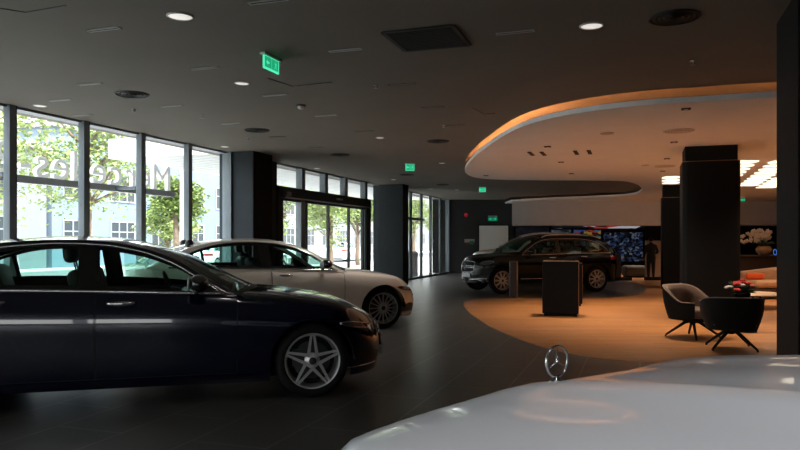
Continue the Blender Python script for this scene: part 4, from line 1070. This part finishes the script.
for i, (x0, x1, y0, y1, cols, sc, lab) in enumerate((
    (515, 549, 226.5, 250, [K_, (.01, .012, .02), K_, (.02, .02, .022)], (3, 1, 4), 'dim dark display screen just right of the white door'),
    (551, 571, 229.5, 246, [(.05, .07, .09), K_, (.10, .11, .12), (.03, .06, .10)], (4, 1, 8), 'grey tiled display screen above the windshield of the black car'),
    (573, 601, 229.5, 246, [K_, (.25, .04, .03), (.03, .06, .20), K_, (.04, .12, .16), (.28, .18, .03)], (3, 1, 5), 'colourful red and blue display screen above the black car roof'),
    (603, 643, 231.5, 262, [K_, K_, (.01, .02, .05), K_, (.03, .05, .11), (.10, .12, .16)], (3.5, 1, 5), 'dark blue display screen right of the black car'))):
    Y = YF - .15; t = thing('display_screen', lab, 'screen', (X_((x0 + x1) / 2, Y), Y, Z_((y0 + y1) / 2, Y)))
    w = (x1 - x0) * Y / F / 2; h = (y1 - y0) * Y / F / 2
    mb = MB(); mb.box(-w, w, -.03, .03, -h, h); mb.build('housing', M_BLK, t); mb = MB(); mb.box(-w * .97, w * .97, -.035, -.03, -h * .95, h * .95); mb.build('picture', screen_mat('screen_%d' % i, i * 3.3, .3, cols, tuple(q * 2.6 for q in sc)), t)
mb = MB(); Y = YF - .26; mb.box(X_(553, Y), X_(645, Y), -.02, .135, -.05, .05)
o = mb.build('ticker_display', screen_mat('ticker', 2.2, .45, [K_, (.30, .03, .03), K_, (.35, .33, .35), (.25, .02, .02)], (2.2, 1, 7)), None, (0, Y, 2.01)); tag(o, 'long thin red and white strip display under the white bulkhead', 'display')
# fire alarm + sign plate on the far wall
t = thing('fire_alarm', 'small round red fire alarm high on the dark far wall', 'alarm', (X_(466, Yw), Yw, Z_(215, Yw)))
mb = MB(); mb.ell((0, -.03, 0), (.085, .06, .085), 16, 10); mb.build('dome', mat('alarm_red', (.5, .02, .03), .4, emit=.12), t, smooth=True); mb = MB(); mb.box(-.07, .07, -.015, 0, -.07, .07); mb.build('back_plate', M_VENT, t)
t = thing('hose_cabinet_sign', 'white notice with a green and a red square on the dark far wall', 'wall sign', (X_(469.5, Yw), Yw, Z_(242, Yw)))
mb = MB(); mb.box(-.22, .22, -.015, 0, -.02, .13); mb.build('white_plate', M_SLOT, t); mb = MB(); mb.box(.0, .18, -.022, -.015, -.11, .05); mb.build('green_plate', mat('sign_green', (.02, .22, .10), .5), t); mb = MB(); mb.box(-.16, -.06, -.022, -.015, -.11, -.01); mb.build('red_plate', mat('sign_red', (.4, .02, .02), .5), t)
# ------------------------------------------------------------------ person (seen from behind at the beige stand)
def skin_body(name, verts, edges, m, parent, sub=1):
    me = bpy.data.meshes.new(name); me.from_pydata([v[:3] for v in verts], edges, [])
    o = link(name, me, m, parent); mod = o.modifiers.new('s', 'SKIN'); sk = me.skin_vertices[0].data
    for i, v in enumerate(verts): r = v[3]; sk[i].radius = (r, r) if not isinstance(r, tuple) else r
    sk[0].use_root = True; ms = o.modifiers.new('u', 'SUBSURF'); ms.levels = sub; ms.render_levels = sub
    dg = bpy.context.evaluated_depsgraph_get(); me2 = bpy.data.meshes.new_from_object(o.evaluated_get(dg)); o.modifiers.clear(); o.data = me2
    for p in me2.polygons: p.use_smooth = True
    me2.materials.clear(); me2.materials.append(m); return o
pt = thing('person', 'person in a dark suit seen from behind at the beige stand', 'person', (X_(651.0, 24.55), 24.55, .006), 0)
V = [(0, 0, .88, (.20, .14)), (0, 0, 1.08, (.19, .13)), (0, 0, 1.27, (.21, .13)), (0, .01, 1.39, (.15, .10)), (0, .02, 1.46, .055), (0, .03, 1.53, .055),
     (-.09, 0, .80, .11), (-.10, .01, .48, .08), (-.10, 0, .09, .042), (-.10, .14, .035, .035), (.09, 0, .80, .11), (.10, .01, .48, .08), (.10, 0, .09, .042), (.10, .14, .035, .035),
     (-.19, 0, 1.36, .07), (-.24, .02, 1.10, .06), (-.23, .15, .92, .033), (.19, 0, 1.36, .07), (.29, .02, 1.12, .06), (.24, .20, 1.06, .033)]
E = [(0, 1), (1, 2), (2, 3), (3, 4), (4, 5), (0, 6), (6, 7), (7, 8), (8, 9), (0, 10), (10, 11), (11, 12), (12, 13), (3, 14), (14, 15), (15, 16), (3, 17), (17, 18), (18, 19)]
pt.scale = (.86, .9, .90); M_SUIT = mat('dark_suit', (.010, .010, .011), .8); M_SKIN = mat('skin', (.22, .12, .08), .6); M_HAIR = mat('dark_hair', (.008, .006, .005), .6)
skin_body('clothed_body', V, E, M_SUIT, pt)
mb = MB(); mb.ell((0, .04, 1.60), (.075, .095, .11), 16, 12); mb.ell((-.078, .04, 1.59), (.012, .02, .03), 8, 6); mb.ell((.078, .04, 1.59), (.012, .02, .03), 8, 6); mb.ell((0, .135, 1.585), (.012, .018, .02), 8, 6); hd_ = mb.build('head', M_SKIN, pt, smooth=True)
mb = MB(); mb.ell((0, .025, 1.625), (.085, .098, .10), 16, 12); mb.build('hair', M_HAIR, hd_, smooth=True)
for sx, hx, hy, hz in ((-1, -.23, .19, .86), (1, .21, .27, 1.05)):
    Vh = [(hx, hy - .03, hz + .03, .026), (hx, hy, hz, (.036, .018)), (hx, hy + .02, hz - .03, (.036, .016))]; Eh = [(0, 1), (1, 2)]
    for k in range(4):
        b0 = len(Vh); xx = hx - .027 + .018 * k; L = (.03, .038, .035, .026)[k]
        Vh += [(xx, hy + .03, hz - .055, .009), (xx, hy + .045, hz - .055 - L, .008)]; Eh += [(2, b0), (b0, b0 + 1)]
    b0 = len(Vh); Vh += [(hx - sx * .045, hy + .02, hz - .02, .010), (hx - sx * .055, hy + .04, hz - .045, .008)]; Eh += [(1, b0), (b0, b0 + 1)]
    skin_body('hand', Vh, Eh, M_SKIN, pt)
# ------------------------------------------------------------------ outdoors
GZ = -.14
M_PAVE = brick_mat('pavement', (.62, .60, .56), (.56, .55, .52), (.30, .30, .29), .6, .3, .01, .8, rotz=-(PI / 2 - TH), noise=.1)
mb = MB(); mb.box(-60, 80, .21, 80, GZ - .05, GZ, WM); struct(mb.build('ground', M_PAVE))
mb = MB(); mb.box(-60, 80, 12.5, 21, GZ, GZ + .012, WM); o = struct(mb.build('road', mat('asphalt', (.16, .16, .165), .9, noise=.15, nscale=20))); o.name = 'ground.001'
mb = MB(); mb.box(-60, 40, -7.0, -60, GZ - .05, GZ); 
mb2 = MB(); mb2.prism([(-40, -60), (40, -60), (40, YN - .6), (-40, YN - .6)], GZ - .05, GZ); o = struct(mb2.build('ground', M_PAVE)); o.name = 'ground.002'; o.data.materials.clear(); o.data.materials.append(mat('low_bounce_ground', (.03, .03, .03), .9))  # unseen ground, coloured dark to keep its bounce off the ceiling
# white canopy
M_CAN = brick_mat('canopy_panel', (.62, .62, .62), (.60, .60, .60), (.34, .34, .35), 1.1, .32, .02, .5, rotz=-(PI / 2 - TH), bump=.0)
t = thing('entrance_canopy', 'broad white panelled canopy outside above the entrance', 'canopy'); t.matrix_world = WM
mb = MB(); mb.box(5.9, 23.5, .5, 3.6, 3.30, 3.75); mb.build('slab', M_CAN, t)
mb = MB()
for u in (8.2, 22.5): mb.box(u - .08, u + .08, 3.1, 3.3, GZ, 3.3)
mb.build('post', M_WHITE, t)
# sign beam with letters (reads from the street)
t = thing('sign_beam', 'grey steel beam outside the windows carrying the raised letters', 'beam'); t.matrix_world = WM
OB = .55
uM = (13.35 - 9.33) / math.cos(TH) - .2
mb = MB(); mb.box(-9, uM + .12, OB - .05, OB + .05, 2.255, 2.36); mb.build('beam', mat('beam_grey', (.45, .46, .48), .5), t)
mb = MB()
for u in (mull1[0], mull1[2]): mb.box(u - .03, u + .03, .1, OB, 2.28, 2.33)
mb.build('bracket', M_FRAME, t)
tx = thing('sign_lettering', 'row of raised white street-facing letters on the beam outside, seen mirrored', 'sign'); tx.matrix_world = WM
cur = 0.0; M_LET = mat('letter_white', (.8, .8, .8), .4, emit=.2, ecol=(1, 1, 1)); M_LETS = mat('letter_grey', (.30, .31, .33), .5)  # slight glow added to the white so the shaded letters read brighter
for chx in 'Mercedes-Benz':
    cu = bpy.data.curves.new('letter', 'FONT'); cu.body = chx; cu.size = .68; cu.extrude = .035; cu.offset = -.004; cu.bevel_depth = .004
    to = bpy.data.objects.new('letter_tmp', cu); COL.objects.link(to); dg = bpy.context.evaluated_depsgraph_get(); me = bpy.data.meshes.new_from_object(to.evaluated_get(dg)); bpy.data.objects.remove(to)
    xs_ = [v.co.x for v in me.vertices]; x0, x1 = min(xs_), max(xs_)
    for v in me.vertices:
        cx_, cy_, cz_ = v.co.x - x0 + cur, v.co.y, v.co.z
        v.co = Vector((uM - cx_ * 1.10, OB + cz_, 2.36 + cy_ + (0 if chx != '-' else 0)))
    me.flip_normals() if hasattr(me, 'flip_normals') else None
    cur += (x1 - x0) + .09
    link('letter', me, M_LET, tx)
# facades across the street
def facade(u0, u1, o, h, col, wins, label, z0=1.0):
    t = thing('building', label, 'building'); t.matrix_world = WM
    mb = MB(); mb.box(u0, u1, o, o + 8, GZ, h); mb.build('wall', col, t)
    mb = MB(); mb.box(u0 - .2, u1 + .2, o - .3, o + 8, h, h + .3); mb.build('roof_edge', mat('roof_trim', (.3, .3, .3), .7), t)
    M_WN = mat('facade_window', (.03, .04, .05), .3, spec=.3); M_FT = mat('facade_trim', (.30, .31, .33), .7)
    k = u0 + .8
    n = 0
    while k < u1 - wins[0] and n < 60:
        z = z0
        while z + wins[1] < h - .4 and n < 60:
            mb = MB(); mb.box(k, k + wins[0], o - .04, o + .05, z, z + wins[1]); w = mb.build('window', M_WN, t)
            mb = MB(); mb.box(k - .05, k + wins[0] + .05, o - .08, o, z - .08, z); 
            for q in range(4): mb.box(k + wins[0] * q / 3 - .04, k + wins[0] * q / 3 + .04, o - .07, o - .02, z, z + wins[1])
            mb.box(k, k + wins[0], o - .07, o - .02, z + wins[1] * .6, z + wins[1] * .6 + .06); mb.box(k - .05, k + wins[0] + .05, o - .08, o, z + wins[1], z + wins[1] + .07)
            mb.build('window_bars', M_FT, w); z += wins[3]; n += 1
        k += wins[2]
B_BLUE = mat('pale_blue_render', (.15, .195, .26), .8, noise=.06, nscale=.6); B_WH = mat('white_render', (.22, .24, .27), .8, noise=.05, nscale=.6); B_GR = mat('grey_render', (.17, .185, .215), .8, noise=.06, nscale=.6)
facade(-34, -6, 24, 7, B_WH, (2.2, 1.5, 4.2, 2.9), 'white street building at the far left beyond the trees')
facade(-5.6, 8, 24, 6.2, B_BLUE, (2.4, 1.3, 4.6, 2.7), 'pale blue building with barred windows beyond the leftmost panes')
facade(8.4, 24, 24, 6.6, B_GR, (1.8, 1.7, 3.4, 2.8), 'pale grey building beyond the middle panes')
facade(24.4, 46, 24, 8, B_BLUE, (2.2, 1.6, 3.9, 3), 'light blue building beyond the fourth pane')
facade(46.5, 110, 24, 9, B_WH, (2.4, 1.6, 4.4, 3), 'long white building beyond the entrance doors')
# trees
M_LEAF = mat('tree_leaf', (.15, .21, .055), .6, noise=.4, nscale=1.2); 
for nt in (M_LEAF.node_tree,):
    b = nt.nodes['Principled BSDF']; b.inputs['Subsurface Weight'].default_value = 0
M_LEAF2 = mat('tree_leaf_light', (.23, .29, .10), .6, noise=.35, nscale=1.2); M_BARK = mat('tree_bark', (.16, .12, .09), .9, noise=.3, nscale=8)
def tree(u, o, h, r, label, m, n=4200, ls=.17, lean=0, zc=.62, sz=.8):
    p = wpt(u, o); t = thing('street_tree', label, 'tree', (p.x, p.y, GZ)); rnd = random.Random(int(u * 31 + o * 7))
    mb = MB(); P = [Vector((lean * k * .1 + rnd.uniform(-.04, .04), 0, h * .12 * k)) for k in range(6)]; mb.tube(P, [.16 - .018 * k for k in range(6)], 10)
    tips = []
    for k in range(9):
        a = rnd.uniform(0, 6.28); el = rnd.uniform(.2, 1.2); L = r * rnd.uniform(.6, .95); b0 = P[3 + k % 3]
        e = b0 + Vector((math.cos(a) * math.cos(el) * L, math.sin(a) * math.cos(el) * L, math.sin(el) * L)); mid = b0.lerp(e, .5) + Vector((0, 0, -.1)); mb.tube([b0, mid, e], [.07, .045, .015], 6); tips.append(e)
    mb.build('trunk', M_BARK, t, smooth=True)
    mb = MB(); cl = []
    for k in range(26):
        a = rnd.uniform(0, 6.28); q = rnd.uniform(-1, 1); f = rnd.uniform(.35, 1) ; cl.append(Vector((math.cos(a) * math.sqrt(1 - q * q) * r * f * .85 + lean * .5, math.sin(a) * math.sqrt(1 - q * q) * r * f * .85, h * zc + q * r * sz * f)))
    for k in range(n):
        c = cl[rnd.randrange(len(cl))]; d = Vector((rnd.gauss(0, 1), rnd.gauss(0, 1), rnd.gauss(0, .8))); d = d.normalized() * r * .36 * rnd.uniform(.3, 1)
        p_ = c + d; M = T(*p_) @ R(rnd.uniform(0, 6.28)) @ R(rnd.uniform(-1.2, 1.2), 'X') @ R(rnd.uniform(-.8, .8), 'Y'); s_ = ls * rnd.uniform(.6, 1.2)
        mb.add([M @ Vector(v) for v in ((0, 0, 0), (s_ * .5, s_ * .32, .02), (s_, 0, 0), (s_ * .5, -s_ * .32, .02))], [(0, 1, 2, 3)])
    mb.build('crown', m, t)
tr = [(-9, 7, 6.5, 2.8, 'street tree beyond the windows outside the left edge', M_LEAF), (7.6, 9.5, 8, 3.0, 'big leafy tree filling the leftmost pane', M_LEAF2), (11.4, 9.3, 7.6, 2.7, 'leafy tree with a visible trunk behind the white mirrored letters', M_LEAF2),
      (2.5, 9.5, 7.5, 3.0, 'street tree outside just beyond the left edge pane', M_LEAF), (15.6, 9, 5.0, 1.3, 'slim young tree outside the fourth pane', M_LEAF), (19, 12, 4.2, 1.5, 'small tree outside the fifth pane', M_LEAF2),
      (24, 9.5, 5.6, 1.9, 'tree outside the left leaf of the entrance', M_LEAF), (29.5, 8.8, 5.0, 2.0, 'rounded bright green tree outside the middle of the entrance', M_LEAF2), (34, 9, 5.4, 1.8, 'tree outside the right leaf of the entrance', M_LEAF),
      (41, 7.5, 5.8, 2.0, 'tree beyond the narrow strip window beside the second column', M_LEAF2), (50, 7, 5.6, 2.4, 'tree seen through the far windows, nearer one', M_LEAF), (60, 6.5, 6, 2.8, 'tree seen through the far windows, farther one', M_LEAF2), (72, 5.5, 6.5, 3.2, 'large tree closing the view through the far windows', M_LEAF)]
for u, o, h, r, lab, m in tr: tree(u, o, h, r, lab, m)
# street cars
sc = dict(S2); car_s = Car(**sc).build('car', 'white car parked in the street seen through the entrance glass', P_WHITE, (0, 0, GZ + .012), 0)
def pc(o, u, of, rz): p = wpt(u, of); o.location = (p.x, p.y, GZ + .012); o.rotation_euler = (0, 0, rz)
pc(car_s, 34, 13.5, PI / 2 - TH)
for u, of, lab in ((27, 13.6, 'white parked street car farther left behind the entrance doors'), (4, 13.6, 'pale street car parked beyond the leftmost panes'), (44, 13.5, 'street car parked beyond the strip window')):
    c = copy_tree(car_s); pc(c, u, of, PI / 2 - TH); c['label'] = lab
# planter boxes by the far windows, white bollard by the entrance
for u, wv, lab in ((U(417), 1.3, 'grey planter box outside the far windows, nearer one'), (U(434), 1.4, 'grey planter box outside the far windows, farther one')):
    t = thing('planter_box', lab, 'planter'); t.matrix_world = WM @ T(u, .9, GZ)
    mb = MB(); mb.box(-wv / 2, wv / 2, 0, .5, 0, 1.1); mb.build('box', mat('planter_grey', (.22, .23, .24), .7), t, bevel=.02)
    mb = MB(); mb.box(-wv / 2 + .05, wv / 2 - .05, .05, .45, 1.06, 1.12); mb.build('soil', M_BARK, t)
t = thing('bollard', 'short round white bollard outside the entrance glass', 'bollard'); p = wpt(U(314) + 2.2, 2.4); t.location = (p.x, p.y, GZ)
mb = MB(); mb.lathe([(.2, 0), (.2, 1.05), (.17, 1.12), (0, 1.14)], 28); mb.build('post', M_WHITE, t, auto=.6); mb = MB(); mb.lathe([(.24, 0), (.24, .06), (.2, .07)], 28); mb.build('base', M_FRAME, t, auto=.6)
# ------------------------------------------------------------------ lights
w = bpy.data.worlds.new('world'); bpy.context.scene.world = w; w.use_nodes = True; nt = w.node_tree; bg = nt.nodes['Background']
tc = nt.nodes.new('ShaderNodeTexCoord'); sp = nt.nodes.new('ShaderNodeSeparateXYZ'); rp = nt.nodes.new('ShaderNodeValToRGB')
nt.links.new(tc.outputs['Generated'], sp.inputs['Vector']); nt.links.new(sp.outputs['Z'], rp.inputs['Fac'])
rp.color_ramp.elements[0].position = 0; rp.color_ramp.elements[0].color = (1, .97, .93, 1); rp.color_ramp.elements[1].position = .6; rp.color_ramp.elements[1].color = (.80, .88, 1, 1)
nt.links.new(rp.outputs['Color'], bg.inputs['Color']); bg.inputs['Strength'].default_value = WORLD
def light(kind, name, loc, energy, col=(1, 1, 1), size=None, size_y=None, rot=None, mw=None, **k):
    l = bpy.data.lights.new(name, kind); l.energy = energy; l.color = col
    if size: 
        l.size = size
        if size_y: l.shape = 'RECTANGLE'; l.size_y = size_y
    for a_, b_ in k.items(): setattr(l, a_, b_)
    o = bpy.data.objects.new(name, l); COL.objects.link(o)
    if mw is not None: o.matrix_world = mw
    else: o.location = loc; o.rotation_euler = rot or (0, 0, 0)
    return o
sun = light('SUN', 'sun', (0, 0, 20), SUN, (1, .95, .86), angle=.02)
sd = (-N * .75 + D * .45 + Vector((0, 0, -1.15))).normalized(); sun.rotation_euler = sd.to_track_quat('-Z', 'Y').to_euler()
# portals at the glazing
def portal(u0, u1, z0, z1):
    M = WM @ T((u0 + u1) / 2, .3, (z0 + z1) / 2) @ R(PI / 2, 'X')
    o = light('AREA', 'window_portal', None, 1, size=u1 - u0, size_y=z1 - z0, mw=M); o.data.cycles.is_portal = True
    return o
for u0, u1 in ((UMIN, uA0), (uA1, uB0), (uB1, UMAX)): portal(u0, u1, 0, CEIL)
# warm zone lamps
for i, (x, y) in enumerate(((4, 11), (6.5, 11), (9.5, 11.5), (4.5, 15), (7.5, 15.5), (10.5, 16), (9.5, 20), (11, 24), (9.5, 27), (3.2, 13.5))):
    light('SPOT', 'downlight', (x, y, DROP - .05), WARM, (1, .76, .54), spot_size=1.9, spot_blend=1, shadow_soft_size=.12)
for x, y in ((.4, .9), (1.6, .2), (.9, -.8)): light('SPOT', 'fill_spot', (x, y, CEIL - .06), 55, (1, .97, .94), spot_size=1.5, spot_blend=1, shadow_soft_size=.25)  # added fill lamps above the foreground bonnet, no fittings there
light('SPOT', 'fill_spot', (2.2, 27.5, CEIL - .06), 70, (1, .95, .9), spot_size=2.4, spot_blend=1, shadow_soft_size=.15)  # added fill lamp to brighten the far door and bulkhead
light('SPOT', 'fill_spot', (-.6, 11.2, CEIL - .06), 60, (1, .95, .9), spot_size=1.9, spot_blend=1, shadow_soft_size=.15)  # added fill lamp over the champagne sedan
for x, y in ((2, 8.5), (0, 15), (1.5, 22), (-1, 5)):  # added weak room fill, matched to no ceiling fitting
    light('SPOT', 'fill_spot', (x, y, CEIL - .06), COOL, (1, .9, .8), spot_size=2.0, spot_blend=1, shadow_soft_size=.1)
sc_ = bpy.context.scene; sc_.view_settings.view_transform = 'Filmic' if FILMIC else 'Standard'; sc_.view_settings.exposure = EXPO; sc_.view_settings.look = 'None'; sc_.view_settings.gamma = .92
